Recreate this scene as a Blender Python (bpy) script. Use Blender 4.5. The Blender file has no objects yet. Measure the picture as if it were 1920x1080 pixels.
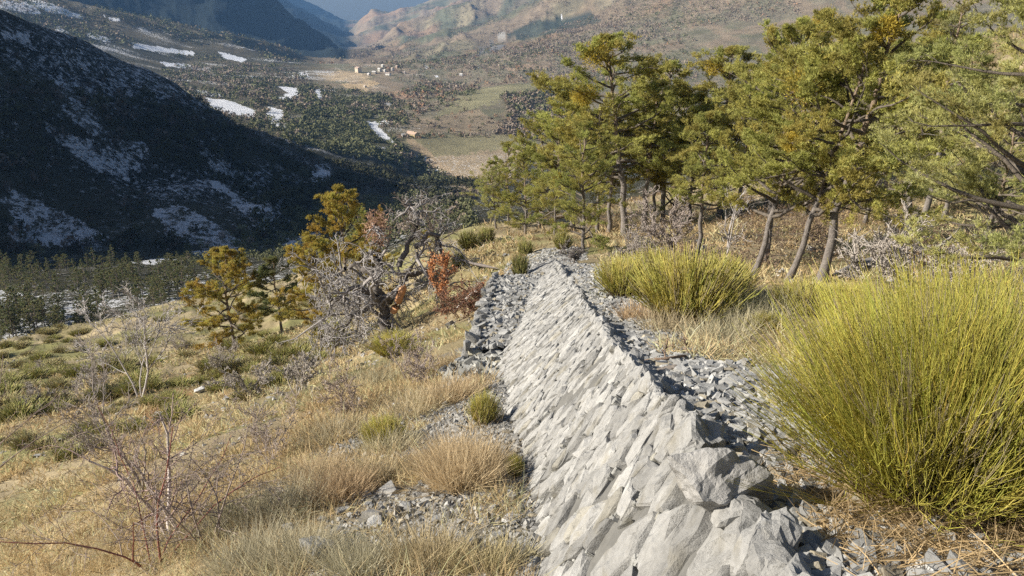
import bpy, math, random
import numpy as np
from math import radians, sin, cos, tan, pi
rng = np.random.default_rng(11)
random.seed(5)
S = bpy.context.scene
COL = S.collection
# ------------------------------------------------------------------ camera
PITCH = radians(20.6); FP = 1598.0
cp, sp = cos(PITCH), sin(PITCH)
cam_d = bpy.data.cameras.new("camera"); cam = bpy.data.objects.new("camera", cam_d); COL.objects.link(cam)
cam.location = (0, 0, 0); cam.rotation_euler = (pi/2 - PITCH, 0, 0)
cam_d.sensor_width = 36; cam_d.lens = 36*FP/1920; cam_d.clip_start = 0.05; cam_d.clip_end = 60000
S.camera = cam
# ------------------------------------------------------------------ light
SUN_EL = radians(26.5); SUN_AZ = radians(-97)          # azimuth measured from +Y towards +X
sdir = np.array([sin(SUN_AZ)*cos(SUN_EL), cos(SUN_AZ)*cos(SUN_EL), sin(SUN_EL)])
w = bpy.data.worlds.new("World"); S.world = w; w.use_nodes = True
nt = w.node_tree; bg = nt.nodes["Background"]
sky = nt.nodes.new("ShaderNodeTexSky"); sky.sky_type = 'NISHITA'; sky.sun_disc = False
sky.sun_elevation = SUN_EL; sky.sun_rotation = SUN_AZ; sky.altitude = 900; sky.air_density = 1.0; sky.dust_density = 2.5; sky.ozone_density = 1.6
nt.links.new(sky.outputs[0], bg.inputs[0]); bg.inputs[1].default_value = 0.066
sl = bpy.data.lights.new("sun", 'SUN'); sl.energy = 5.0; sl.angle = radians(0.53); sl.color = (1.0, 0.92, 0.79)
so = bpy.data.objects.new("sun", sl); COL.objects.link(so)
from mathutils import Vector
so.rotation_euler = Vector(sdir).to_track_quat('Z', 'Y').to_euler()
S.view_settings.view_transform = 'Standard'; S.view_settings.look = 'None'
S.view_settings.exposure = 0.86; S.view_settings.gamma = 1
S.render.engine = 'CYCLES'; S.cycles.use_denoising = False
S.cycles.max_bounces = 5; S.cycles.diffuse_bounces = 2; S.cycles.glossy_bounces = 1; S.cycles.transmission_bounces = 2
S.cycles.transparent_max_bounces = 4; S.cycles.volume_bounces = 0; S.cycles.caustics_reflective = False; S.cycles.caustics_refractive = False

# ------------------------------------------------------------------ pixel geometry (photo pixels, 1920x1080)
def W(px, py, Z):
    X = (px-960)/FP*Z; Y = (py-540)/FP*Z
    return np.array([X, Z*cp - Y*sp, -(Y*cp + Z*sp)])
def Wr(px, py, r):
    d = W(px, py, 1.0); return d*(r/math.hypot(d[0], d[1]))
def C(X, Y, Z): return np.array([X, Z*cp - Y*sp, -(Y*cp + Z*sp)])
def proj(x, y, z):
    Z = y*cp - z*sp; Y = -(y*sp + z*cp); Zs = np.where(Z > 1e-3, Z, 1e-3)
    return np.where(Z > 1e-3, 960 + FP*x/Zs, -9999), np.where(Z > 1e-3, 540 + FP*Y/Zs, -9999)
def inpoly(px, py, poly):
    c = np.zeros(np.shape(px), bool); n = len(poly)
    for i in range(n):
        x1, y1 = poly[i]; x2, y2 = poly[(i+1) % n]
        if y1 == y2: continue
        m = ((y1 > py) != (y2 > py)) & (px < (x2-x1)*(py-y1)/(y2-y1) + x1)
        c ^= m
    return c
def sstep(a, b, x): t = np.clip((x-a)/(b-a), 0, 1); return t*t*(3-2*t)
# ------------------------------------------------------------------ noise
_perm = np.random.default_rng(3).random(65536)
def _h(i, j, s): return _perm[(i*7349 + j*9151 + s*3571 + (i*j) % 977) & 65535]
def vn(x, y, s=0):
    i = np.floor(x).astype(np.int64); j = np.floor(y).astype(np.int64); fx = x-i; fy = y-j
    fx = fx*fx*fx*(fx*(fx*6-15)+10); fy = fy*fy*fy*(fy*(fy*6-15)+10)
    a = _h(i, j, s); b = _h(i+1, j, s); c = _h(i, j+1, s); d = _h(i+1, j+1, s)
    return (a*(1-fx)+b*fx)*(1-fy) + (c*(1-fx)+d*fx)*fy - 0.5
def fbm(x, y, o=4, s=0, g=0.5):
    t = 0; a = 1; ca, sa = 0.8, 0.6
    for k in range(o):
        t = t + a*vn(x, y, s+k*13); x, y = (x*ca - y*sa)*2.03+17.3, (x*sa + y*ca)*2.03+5.1; a *= g
    return t
def ridged(x, y, o=3, s=0):
    t = 0; a = 1
    for k in range(o):
        t = t + a*(0.5-2*np.abs(vn(x, y, s+k*7))); x, y = x*2.1+9.7, y*2.1+3.3; a *= 0.5
    return t
# ------------------------------------------------------------------ near terrain: thin-plate surfaces
class TPS:
    def __init__(s, P):
        P = np.array(P, float); s.p = P[:, :2]; n = len(P)
        K = s.k(s.p, s.p) + np.eye(n)*1e-3*s.SM; Q = np.c_[np.ones(n), s.p/50]
        A = np.block([[K, Q], [Q.T, np.zeros((3, 3))]])
        s.c = np.linalg.solve(A, np.r_[P[:, 2], np.zeros(3)])
    SM = 1.0
    @staticmethod
    def k(a, b):
        d = ((a[:, None, :]-b[None])**2).sum(-1)/2500.0
        return d*np.log(d+1e-12)
    def __call__(s, x, y):
        sh = np.shape(x); q = np.c_[np.ravel(x), np.ravel(y)]; out = np.empty(len(q))
        for i in range(0, len(q), 200000):
            b = q[i:i+200000]; out[i:i+200000] = s.k(b, s.p) @ s.c[:-3] + np.c_[np.ones(len(b)), b/50] @ s.c[-3:]
        return out.reshape(sh)
def wt(Z): return C(0.771+0.025*Z, 0.868-0.069*Z, Z)             # wall top line by depth
BASE = [C(.62, 2.02, 0.0), C(.25, 1.70, 3.0), W(1025, 1080, 4.8), W(1000, 950, 6.3), W(960, 800, 8.8), W(940, 700, 12), W(930, 640, 16), W(935, 570, 22), W(985, 500, 27)]
TOPL = [wt(z) for z in (-1, 0, 1, 2.2, 3.5, 5, 7, 10, 14, 18, 22, 27)]
far_sh = [W(980, 445, 45), W(870, 440, 55), W(1100, 420, 52), Wr(1100, 430, 110), Wr(870, 450, 220), Wr(1000, 440, 250), Wr(1000, 425, 90)]
LP = BASE + far_sh + [W(600, 1080, 5.3), W(300, 1080, 6.5), W(0, 1080, 10), W(640, 880, 8), W(300, 880, 12), W(0, 850, 18), W(250, 750, 25),
      W(620, 760, 13), W(850, 640, 18), W(0, 720, 38), W(440, 655, 40), W(720, 632, 30), W(530, 620, 45), W(560, 700, 24), W(860, 560, 25),
      W(880, 480, 38), W(0, 650, 70), W(200, 612, 70), W(350, 588, 68), W(560, 565, 62), W(700, 490, 58), W(-600, 850, 60),
      Wr(-600, 760, 200), Wr(0, 668, 200), Wr(350, 612, 200), Wr(600, 565, 205), (-30, -15, -7), (-5, -10, 0.3), (0, -30, 7), (-40, 10, -14), (-1.5, 0, -2.4), (-3, 0, -3),
      W(700, 900, 7.1), W(900, 720, 13)]
RP = [p - np.array([0, 0, .17]) for p in TOPL] + far_sh + [W(1900, 1080, 2.45), W(1650, 950, 3.15), W(1900, 950, 3.1), W(1440, 650, 7.5), W(1300, 610, 9), W(1200, 500, 15),
      W(1310, 485, 22), W(1415, 522, 19), W(1550, 527, 19), W(1095, 472, 30), W(1900, 520, 14), W(1700, 400, 30), W(1750, 480, 19), W(1900, 430, 22), W(1900, 300, 35), W(1800, 150, 60),
      W(1850, 80, 80), W(1600, 320, 45), W(1600, 190, 75), W(1400, 385, 50), W(1400, 310, 80), W(1250, 415, 50), W(1250, 360, 85), W(2200, 200, 40), W(2400, 0, 70), W(2200, 60, 80),
      Wr(2400, 100, 150), Wr(1900, 160, 150), Wr(1600, 260, 150), Wr(1300, 380, 150), (20, -10, 3.2), (3, -4, .2), (10, -40, 12), (6, 2, -1.2), (25, 4, -.3)]
LS, RS = TPS(LP), TPS(RP)
_b = np.array(BASE); _t = np.array([wt(z) for z in (-1, 30)])
def xb_(y): return np.interp(y, _b[:, 1], _b[:, 0])
def xt_(y): return np.interp(y, _t[:, 1], _t[:, 0])
def near(x, y):
    e = sstep(24, 55, y)*14; a = xb_(y)-e*.7; b = xt_(y)+e
    t = np.clip((x-a)/(b-a), 0, 1); L = LS(x, y); R = RS(x, y)
    k = 1-sstep(22, 28, y)
    tt = np.where(k > .5, t, t*t*(3-2*t))
    h = L*(1-tt)+R*tt - .14*k*np.clip(4*t*(1-t), 0, 1)**.5
    r = np.hypot(x, y); am = np.clip(r/60, .12, 1)
    wallm = 1-np.clip(1-np.abs(x-(a+b)/2)/1.4, 0, 1)*k
    h = h + wallm*(fbm(x*.9, y*.9, 4, 5)*.10 + fbm(x*.16, y*.16, 3, 9)*.55*am + np.where(x < a, ridged(x*.22+y*.05, y*.22, 3, 21)*.35*sstep(6, 30, r), 0))
    return h
# ------------------------------------------------------------------ far terrain: feature lines (px, py, r)
FEAT = [
 [(-2500,1100,200),(-600,760,200),(0,668,200),(350,612,200),(600,565,205),(870,450,220),(1000,440,250),(1150,420,240),(1300,330,200),(1600,270,200),(1900,170,200),(2400,110,200),(3500,60,200)],
 [(-2500,560,420),(-600,520,430),(0,490,430),(340,470,430),(600,447,450),(750,400,500),(870,362,650),(1000,345,780),(1300,330,650),(1900,270,500),(3500,200,450)],
 [(-2500,-450,650),(-1300,-420,600),(-600,-170,600),(-300,-70,620),(0,28,650),(120,78,670),(230,128,700),(330,168,700),(400,215,700),(470,264,720),(560,286,790),(700,290,900),(790,318,960),(870,330,900),(1000,300,950),(1300,290,900),(1900,250,800),(3500,200,800)],
 [(-2500,-560,1000),(-1300,-470,1000),(-600,-230,1000),(-300,-110,1000),(-90,20,1000),(0,200,1000),(330,262,1000),(470,266,1010),(560,262,1030),(700,263,1040),(790,262,1050),(870,262,1080),(1000,262,1080),(1300,250,1080),(1900,200,1050),(3500,200,1000)],
 [(-2500,120,1400),(-600,140,1400),(0,168,1400),(330,186,1400),(470,190,1420),(600,192,1430),(700,206,1360),(745,205,1360),(800,195,1380),(870,180,1420),(960,160,1500),(1060,160,1500),(1300,160,1450),(1900,120,1400),(3500,100,1400)],
 [(-2500,100,1700),(-600,120,1700),(0,130,1750),(200,140,1800),(350,150,1800),(500,150,1850),(620,155,1850),(700,156,1850),(800,158,1850),(870,160,1850),(960,157,1800),(1060,152,1750),(1300,140,1700),(1900,90,1650),(3500,90,1600)],
 [(-2500,60,2300),(-600,60,2200),(0,60,2150),(200,95,2150),(350,125,2200),(500,122,2300),(620,120,2380),(700,122,2300),(800,120,2300),(900,110,2250),(1000,100,2200),(1100,92,2150),(1300,60,2100),(1900,0,2100),(3500,-50,2100)],
 [(-2500,-200,2700),(-600,-140,2700),(0,-20,2700),(130,14,2700),(300,50,2700),(430,77,2700),(560,110,2750),(640,113,2800),(800,112,2800),(900,97,2800),(973,80,2800),(1073,47,2800),(1187,0,2800),(1300,-50,2800),(1600,-180,2800),(2200,-330,2700),(3500,-400,2700)],
 [(-2500,20,3200),(-600,30,3200),(0,70,3150),(560,115,3100),(660,107,3100),(800,112,3100),(900,110,3100),(1200,60,3150),(1900,0,3150),(3500,0,3200)],
 [(-2500,-400,4000),(-600,-320,4000),(200,-170,4000),(400,-70,4000),(500,-6,4000),(560,30,4000),(610,60,4000),(635,83,4000),(655,101,4050),(680,105,3900),(740,100,3700),(807,83,3600),(873,57,3600),(940,37,3600),(1007,10,3600),(1060,-20,3600),(1300,-100,3600),(2200,-300,3600),(3500,-300,3600)],
 [(-2500,0,4500),(0,40,4500),(560,90,4500),(656,103,4400),(760,95,4250),(900,90,4250),(1300,40,4250),(3500,0,4250)],
 [(-2500,0,5000),(0,40,5000),(560,80,5000),(640,92,5000),(654,101,4900),(700,83,4900),(740,63,4900),(780,43,4900),(827,20,4900),(893,-2,4900),(1000,-45,4900),(1300,-120,4900),(3500,-200,4900)],
 [(-2500,0,5600),(560,75,5600),(640,85,5600),(800,75,5600),(1300,50,5600),(3500,0,5600)],
 [(-2500,-100,7000),(300,-80,7000),(520,-12,7000),(570,22,7000),(605,48,7000),(640,66,7000),(655,71,7000),(672,50,7000),(700,27,7000),(740,22,7000),(785,4,7000),(830,-12,7000),(1000,-60,7000),(3500,-100,7000)],
 [(-2500,0,8500),(560,50,8500),(700,48,8500),(3500,0,8500)],
 [(-2500,-60,9500),(400,-60,9500),(540,-22,9500),(580,2,9500),(610,22,9500),(640,38,9500),(668,43,9500),(700,41,9500),(740,36,9500),(800,25,9500),(1000,0,9500),(3500,-60,9500)],
 [(-2500,20,10800),(700,60,10800),(3500,20,10800)]]
FA = []
for f in FEAT:
    P = np.array([Wr(*q) for q in f]); th = np.arctan2(P[:, 0], P[:, 1]); o = np.argsort(th)
    FA.append((th[o], np.array([q[2] for q in f], float)[o], P[o, 2]))
def far(x, y, noise=True):
    th = np.arctan2(x, y); r = np.hypot(x, y); z = np.full(np.shape(x), 0.0)
    Rk = [np.interp(th, a, b) for a, b, c in FA]; Zk = [np.interp(th, a, c) for a, b, c in FA]
    z = np.where(r <= Rk[0], Zk[0], Zk[-1])
    for k in range(len(FA)-1):
        m = (r > Rk[k]) & (r <= Rk[k+1]); t = (r-Rk[k])/(Rk[k+1]-Rk[k]); u = .6*t+.4*t*t*(3-2*t)
        z = np.where(m, Zk[k]*(1-u)+Zk[k+1]*u, z)
    if noise:
        hm = sstep(250, 420, r)*(1-.55*sstep(900, 1050, r))*(1+1.2*sstep(2300, 2600, r))
        fl = sstep(430, 520, r)*(1-sstep(850, 950, r))*(1-sstep(-.28, -.17, th))        # slope of the shaded mountain
        wx = x+fbm(x/160, y/160, 2, 51)*70; wy = y+fbm(x/160, y/160, 2, 61)*70
        z = z + hm*(fbm(x/120, y/120, 4, 31)*7) + fl*(ridged((wx-.25*wy)/95, (wy+.25*wx)/210, 3, 41)*13)
        hh = sstep(2350, 2750, r)
        z = z + hh*(ridged(wx/420, wy/420, 5, 71)*np.clip(r*.016, 0, 70) - 12)
    return z
def H(x, y):
    x = np.asarray(x, float); y = np.asarray(y, float); r = np.hypot(x, y)
    z = np.empty(x.shape); n = r < 205; f = r > 118
    zn = np.zeros(x.shape); zf = np.zeros(x.shape)
    if n.any(): zn[n] = near(x[n], y[n])
    if f.any(): zf[f] = far(x[f], y[f])
    b = sstep(120, 200, r)
    return zn*(1-b)*n + zf*b*f
def ground(px, py, r0=1.0, r1=9000):
    """first point of the terrain on the sight line through a photo pixel"""
    d = W(px, py, 1.0); d = d/math.hypot(d[0], d[1]); rr = np.geomspace(r0, r1, 1400)
    q = d[None]*rr[:, None]; g = q[:, 2]-H(q[:, 0], q[:, 1]); i = np.argmax(g < 0)
    if not (g < 0).any(): i = len(rr)-1
    a, b = rr[max(i-1, 0)], rr[i]
    for _ in range(12):
        m = (a+b)/2; p = d*m
        if p[2] < H(p[0:1], p[1:2])[0]: b = m
        else: a = m
    p = d*b; return np.array([p[0], p[1], H(p[0:1], p[1:2])[0]])
def hz(x, y): return float(H(np.array([x]), np.array([y]))[0])
# ------------------------------------------------------------------ mesh helpers
def mesh(name, V, F, mat=None, col=None, smooth=False, attrs=None, midx=None):
    """V (n,3); F list of int arrays (m,k)"""
    me = bpy.data.meshes.new(name); V = np.asarray(V, np.float32)
    F = [np.asarray(f, np.int32) for f in F if len(f)]
    me.vertices.add(len(V)); me.vertices.foreach_set('co', V.ravel())
    nl = sum(f.size for f in F); npoly = sum(len(f) for f in F)
    me.loops.add(nl); me.polygons.add(npoly)
    me.loops.foreach_set('vertex_index', np.concatenate([f.ravel() for f in F]))
    st = []; c = 0
    for f in F: st.append(c+np.arange(len(f), dtype=np.int32)*f.shape[1]); c += f.size
    me.polygons.foreach_set('loop_start', np.concatenate(st))
    me.polygons.foreach_set('use_smooth', np.full(npoly, smooth))
    if mat is not None:
        for m in (mat if isinstance(mat, (list, tuple)) else [mat]): me.materials.append(m)
    if midx is not None: me.polygons.foreach_set('material_index', np.asarray(midx, np.int32))
    if col is not None:
        a = me.color_attributes.new('col', 'FLOAT_COLOR', 'POINT')
        c4 = np.ones((len(V), 4), np.float32); c4[:, :3] = np.asarray(col); a.data.foreach_set('color', c4.ravel())
    for k, v in (attrs or {}).items():
        a = me.attributes.new(k, 'FLOAT', 'POINT'); a.data.foreach_set('value', np.asarray(v, np.float32))
    me.update(); return me
def tag(o, label=None, cat=None, group=None, kind=None):
    if label: o['label'] = label
    if cat: o['category'] = cat
    if group: o['group'] = group
    if kind: o['kind'] = kind
    return o
def obj(name, me, parent=None, loc=None):
    o = bpy.data.objects.new(name, me); COL.objects.link(o)
    if parent is not None: o.parent = parent
    if loc is not None: o.location = loc
    return o
def empty(name, loc, label, cat, group=None, rz=0, sc=1):
    o = bpy.data.objects.new(name, None); COL.objects.link(o); o.location = loc; o.rotation_euler = (0, 0, rz); o.scale = (sc,)*3
    o.empty_display_size = .2; return tag(o, label, cat, group)
def clone(root, loc, rz=0, sc=1, label=None, group=None, tilt=(0, 0)):
    r = root.copy(); COL.objects.link(r); r.location = loc; r.rotation_euler = (tilt[0], tilt[1], rz); r.scale = (sc, sc, sc) if np.isscalar(sc) else sc
    if label: r['label'] = label
    if group: r['group'] = group
    for ch in root.children:
        c = ch.copy(); COL.objects.link(c); c.parent = r
        for g in ch.children:
            d = g.copy(); COL.objects.link(d); d.parent = c
    return r
def unit(v): return v/np.maximum(np.linalg.norm(v, axis=-1, keepdims=True), 1e-9)
class Geo:
    """collects batches of verts / faces / colours"""
    def __init__(s): s.V = []; s.F = []; s.C = []; s.n = 0
    def add(s, V, F, col):
        V = np.asarray(V, float).reshape(-1, 3); F = np.asarray(F)
        s.V.append(V); s.F.append(F+s.n); col = np.asarray(col, float)
        s.C.append(np.broadcast_to(col, V.shape) if col.ndim == 1 else col); s.n += len(V)
    def tubes(s, P, R, col, sides=3):
        """P (n,k,3), R (n,k), col (3) or (n,3) or (n,k,3)"""
        P = np.asarray(P, float); n, k, _ = P.shape; R = np.broadcast_to(R, (n, k))
        T = unit(np.gradient(P, axis=1)); up = np.where(np.abs(T[..., 2:3]) > .9, np.array([1., 0, 0]), np.array([0, 0, 1.]))
        A = unit(np.cross(T, up)); B = np.cross(T, A)
        a = np.arange(sides)*2*pi/sides
        V = P[:, :, None, :]+R[:, :, None, None]*(np.cos(a)[:, None]*A[:, :, None, :]+np.sin(a)[:, None]*B[:, :, None, :])
        i = np.arange(n)[:, None, None]; j = np.arange(k-1)[None, :, None]; q = np.arange(sides)[None, None, :]
        b = (i*k+j)*sides; F = np.stack([b+q, b+(q+1) % sides, b+sides+(q+1) % sides, b+sides+q], -1).reshape(-1, 4)
        col = np.asarray(col, float)
        if col.ndim == 1: cc = np.broadcast_to(col, (n, k, sides, 3))
        elif col.ndim == 2: cc = np.broadcast_to(col[:, None, None, :], (n, k, sides, 3))
        else: cc = np.broadcast_to(col[:, :, None, :], (n, k, sides, 3))
        s.add(V, F, cc.reshape(-1, 3))
    def blades(s, P0, D, L, Wd, col, bend=None, tipcol=None):
        """thin two-segment blades from P0 along D; bend (n,3) moves the tip"""
        n = len(P0); L = np.broadcast_to(L, n)[:, None]; Wd = np.broadcast_to(Wd, n)[:, None]
        side = unit(np.cross(D, unit(rng.normal(size=(n, 3)))))*Wd/2
        if bend is None: bend = np.zeros((n, 3))
        m = P0+D*L*.5+bend*.3; t = P0+D*L+bend
        V = np.stack([P0-side, P0+side, m-side*.8, m+side*.8, t], 1).reshape(-1, 3); b = np.arange(n)*5
        col = np.broadcast_to(col, (n, 3)); cc = np.repeat(col, 5, axis=0)
        if tipcol is not None: cc = cc.copy(); cc.reshape(n, 5, 3)[:, 2:] = np.broadcast_to(tipcol, (n, 3))[:, None]
        s.add(V, np.stack([b, b+1, b+3, b+2], 1), cc); s.F.append(np.stack([b+2, b+3, b+4], 1)+s.n-len(V)); 
    def tris(s, P0, A, B, col):
        n = len(P0); V = np.stack([P0, P0+A, P0+B], 1).reshape(-1, 3); b = np.arange(n)*3
        s.add(V, np.stack([b, b+1, b+2], 1), np.repeat(np.broadcast_to(col, (n, 3)), 3, axis=0))
    def build(s, name, mat, smooth=False):
        V = np.concatenate(s.V); Cc = np.concatenate(s.C); g = {}
        for f in s.F: g.setdefault(f.shape[1], []).append(f)
        return mesh(name, V, [np.concatenate(v) for v in g.values()], mat, Cc, smooth)
# ------------------------------------------------------------------ materials
def M(name, rough=.9, vary=.25, scale=3.0, bump=0.0, bscale=20, sss=0.0, spec=.2, coords='Object', two=False, stain=None):
    m = bpy.data.materials.new(name); m.use_nodes = True; n = m.node_tree; b = n.nodes['Principled BSDF']
    b.inputs['Roughness'].default_value = rough; b.inputs['Specular IOR Level'].default_value = spec
    at = n.nodes.new('ShaderNodeAttribute'); at.attribute_name = 'col'
    tc = n.nodes.new('ShaderNodeTexCoord')
    nz = n.nodes.new('ShaderNodeTexNoise'); nz.inputs['Scale'].default_value = scale; nz.inputs['Detail'].default_value = 6; nz.inputs['Roughness'].default_value = .65
    n.links.new(tc.outputs[coords], nz.inputs['Vector'])
    mr = n.nodes.new('ShaderNodeMapRange'); mr.inputs[1].default_value = .3; mr.inputs[2].default_value = .7; mr.inputs[3].default_value = 1-vary; mr.inputs[4].default_value = 1+vary
    n.links.new(nz.outputs[0], mr.inputs[0])
    mx = n.nodes.new('ShaderNodeVectorMath'); mx.operation = 'SCALE'; n.links.new(at.outputs['Color'], mx.inputs[0]); n.links.new(mr.outputs[0], mx.inputs['Scale'])
    outc = mx.outputs[0]
    if stain:
        n2 = n.nodes.new('ShaderNodeTexNoise'); n2.inputs['Scale'].default_value = stain[1]; n2.inputs['Detail'].default_value = 4; n.links.new(tc.outputs[coords], n2.inputs['Vector'])
        m2 = n.nodes.new('ShaderNodeMapRange'); m2.inputs[1].default_value = .56; m2.inputs[2].default_value = .72; m2.inputs[4].default_value = stain[2]; n.links.new(n2.outputs[0], m2.inputs[0])
        mm = n.nodes.new('ShaderNodeMix'); mm.data_type = 'RGBA'; mm.blend_type = 'MULTIPLY'; n.links.new(m2.outputs[0], mm.inputs[0]); n.links.new(outc, mm.inputs[6]); mm.inputs[7].default_value = (*stain[0], 1)
        outc = mm.outputs[2]
    n.links.new(outc, b.inputs['Base Color'])
    if bump:
        bn = n.nodes.new('ShaderNodeTexNoise'); bn.inputs['Scale'].default_value = bscale; bn.inputs['Detail'].default_value = 8; bn.inputs['Roughness'].default_value = .7
        n.links.new(tc.outputs[coords], bn.inputs['Vector']); bp = n.nodes.new('ShaderNodeBump'); bp.inputs['Distance'].default_value = bump; n.links.new(bn.outputs[0], bp.inputs['Height']); n.links.new(bp.outputs[0], b.inputs['Normal'])
    if sss:
        tr = n.nodes.new('ShaderNodeBsdfTranslucent'); ms = n.nodes.new('ShaderNodeMixShader'); ms.inputs[0].default_value = sss
        n.links.new(outc, tr.inputs[0]); n.links.new(b.outputs[0], ms.inputs[1]); n.links.new(tr.outputs[0], ms.inputs[2]); n.links.new(ms.outputs[0], n.nodes['Material Output'].inputs[0])
    return m
m_stone = M('limestone', .85, .24, 14, .02, 26, spec=.2, stain=((.74, .70, .60), 6, .8))
m_gravel = M('gravel_stone', .9, .2, 9, .006, 50)
m_leaf = M('foliage', .7, .2, 1.2, sss=.4)
m_stem = M('broom_stem', .6, .15, 3, sss=.2)
m_grass = M('dry_grass', .8, .15, .8, sss=.3)
m_bark = M('bark', .95, .35, 9, .02, 25)
m_dead = M('dead_wood', .9, .25, 8, .006, 40)
m_wall = M('plaster', .9, .1, .8)
m_far = M('far_foliage', .9, .3, .02)
# ------------------------------------------------------------------ terrain sheet
th_c = np.radians(np.concatenate([np.arange(-180, -45, 1.5), np.arange(-45, -36, .4), np.arange(-36, 37, .085), np.arange(37, 48, .4), np.arange(48, 180.1, 1.5)]))
rr = np.concatenate([[0.02], np.geomspace(.6, 30, 330), np.geomspace(30.35, 420, 200), np.geomspace(423, 1200, 170), np.geomspace(1207, 3000, 150), np.geomspace(3022, 11300, 130)])
TH, RR = np.meshgrid(th_c, rr); X = np.sin(TH)*RR; Y = np.cos(TH)*RR
Zt = H(X, Y)
nr, na = X.shape
PX, PY = proj(X, Y, Zt)
N1 = fbm(X/60, Y/60, 4, 101); N2 = fbm(X/250, Y/250, 4, 111); N3 = fbm(X/6, Y/6, 4, 121)
def c3(*a): return np.array(a, float)
Cc = np.zeros(X.shape+(3,)); snow = np.zeros(X.shape)
def paint(mask, col, k=1.0):
    mk = (mask*k)[..., None]; Cc[:] = Cc*(1-mk)+np.asarray(col)*mk
one = np.ones(X.shape)
paint(one, (.30, .245, .155))
# near slopes
paint((RR < 220)*np.clip(N3*2.2+.35, 0, 1), (.25, .21, .11))
paint((RR < 220)*np.clip(fbm(X/1.3, Y/1.3, 3, 133)*2.4, 0, .8), (.42, .34, .21))
paint((RR < 220)*(RR > 12)*np.clip(fbm(X/3.5, Y/3.5, 3, 134)*2.6-.1, 0, .8), (.20, .20, .08))
e_ = X-xt_(Y); gp = np.clip(1.15+fbm(Y/1.7, X/1.7, 3, 141)*1.2-.02*Y-e_, 0, 1)*(e_ > -1.6)*(Y < 27)*(Y > -4)
paint(gp, (.21, .195, .165))
lf = (X < xb_(Y)+.3)*(Y < 16)*sstep(-2.4, -.9, X-xb_(Y)+fbm(X*.8, Y*.8, 3, 144)*2)*np.clip(fbm(X*1.1, Y*1.1, 3, 143)*3+.9-.05*Y, 0, 1)
paint(lf, (.21, .20, .18))
ob = inpoly(PX+N3*25, PY+N3*12, [(270,790),(285,745),(330,715),(390,690),(375,730),(330,780),(290,815)])*(RR < 60)
paint(ob*np.clip(.7+N3*1.5, 0, 1), (.42, .20, .10))
# valley bottom & shaded mountain
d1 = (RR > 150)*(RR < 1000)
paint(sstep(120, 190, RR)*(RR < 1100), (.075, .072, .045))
gul = ridged((X-.25*Y)/70, (Y+.25*X)/260, 3, 191)
snow += d1*(.29+N1*.25+gul*.16)
for poly, d in [([(0,345),(60,372),(120,400),(190,440),(150,462),(60,452),(0,445)], .68), ([(60,225),(130,248),(200,275),(275,312),(250,340),(200,325),(140,290)], .60),
        ([(10,60),(70,70),(75,85),(15,80)], .6), ([(95,110),(170,100),(178,135),(110,130)], .5), ([(100,150),(180,165),(240,215),(270,300),(220,290),(120,215)], .52),
        ([(270,385),(330,378),(400,420),(450,455),(380,462),(300,440)], .64), ([(470,380),(540,405),(600,438),(570,460),(470,425),(400,330)], .62),
        ([(235,492),(300,483),(330,486),(300,496)], .9), ([(345,470),(420,462),(450,470),(370,480)], .9), ([(525,457),(560,445),(602,434),(602,446),(545,466)], .95),
        ([(570,328),(620,318),(628,332),(590,338)], .75), ([(380,260),(440,310),(470,330),(440,345),(390,310)], .5), ([(0,545),(60,552),(95,565),(90,580),(0,575)], .85),
        ([(100,560),(200,552),(260,565),(240,590),(110,588)], .7), ([(0,455),(60,470),(60,480),(0,470)], .4), ([(160,570),(240,570),(240,592),(165,588)], .8), ([(0,590),(300,500),(420,520),(300,640),(0,640)], .45), ([(600,330),(700,340),(780,370),(700,400),(620,390)], .36)]:
    dq = .15 if d >= .8 else 1; q = inpoly(PX+(N1*50+N3*22)*dq, PY+(N1*20+N3*12)*dq, poly)*d1; snow = np.where(q > 0, d-.02-.04*(d < .8)+N1*.15+gul*.13+.22*fbm((X-.2*Y)/9, (Y+.2*X)/26, 3, 193), snow)
snow = np.where(d1 > 0, np.where((PX > 620) & (PY < 420), np.minimum(snow, .3), snow), snow)
paint((RR > 420)*(RR < 930)*np.clip(N1*1.5+.4, 0, 1), (.02, .024, .018))  # ground colour lowered to deepen the shade on the mountain
# middle valley
mv = sstep(930, 1000, RR)*(RR < 2450)
paint(mv, (.225, .20, .14)); paint(mv*np.clip(N1*2+.2, 0, .8), (.18, .175, .11)); paint(mv*np.clip(fbm(X/40, Y/90, 3, 151)*2.5-.1, 0, .6), (.32, .24, .17))
for poly, c in [([(570,138),(640,133),(700,141),(690,152),(600,152),(560,150)], (.36,.28,.18)), ([(645,158),(700,150),(712,162),(680,170),(648,168)], (.40,.30,.18)),
        ([(700,112),(780,108),(775,117),(695,120)], (.30,.25,.15)), ([(770,258),(960,252),(1000,262),(980,300),(870,330),(800,300),(760,272)], (.20,.18,.105)),
        ([(800,300),(985,270),(980,330),(880,370),(830,340)], (.28,.22,.15)), ([(905,165),(1000,158),(1050,168),(960,180),(860,210),(800,225),(850,185)], (.205,.19,.11)),
        ([(740,230),(900,205),(940,235),(900,252),(760,250)], (.22,.175,.12)), ([(725,175),(760,170),(770,185),(735,190)], (.27,.18,.12)),
        ([(765,262),(780,262),(880,345),(900,368),(860,355),(790,305)], (.30,.23,.15)), ([(930,125),(1000,118),(1020,125),(960,133)], (.27,.20,.14))]:
    paint(inpoly(PX+N3*9+N1*10, PY+N3*5+N1*4, poly)*(RR > 560), np.array(c)*1.45, .9)
snow += mv*(PX < 800)*np.clip(.10+fbm(X/70, Y/70, 3, 155)*.5, 0, .33)
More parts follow.
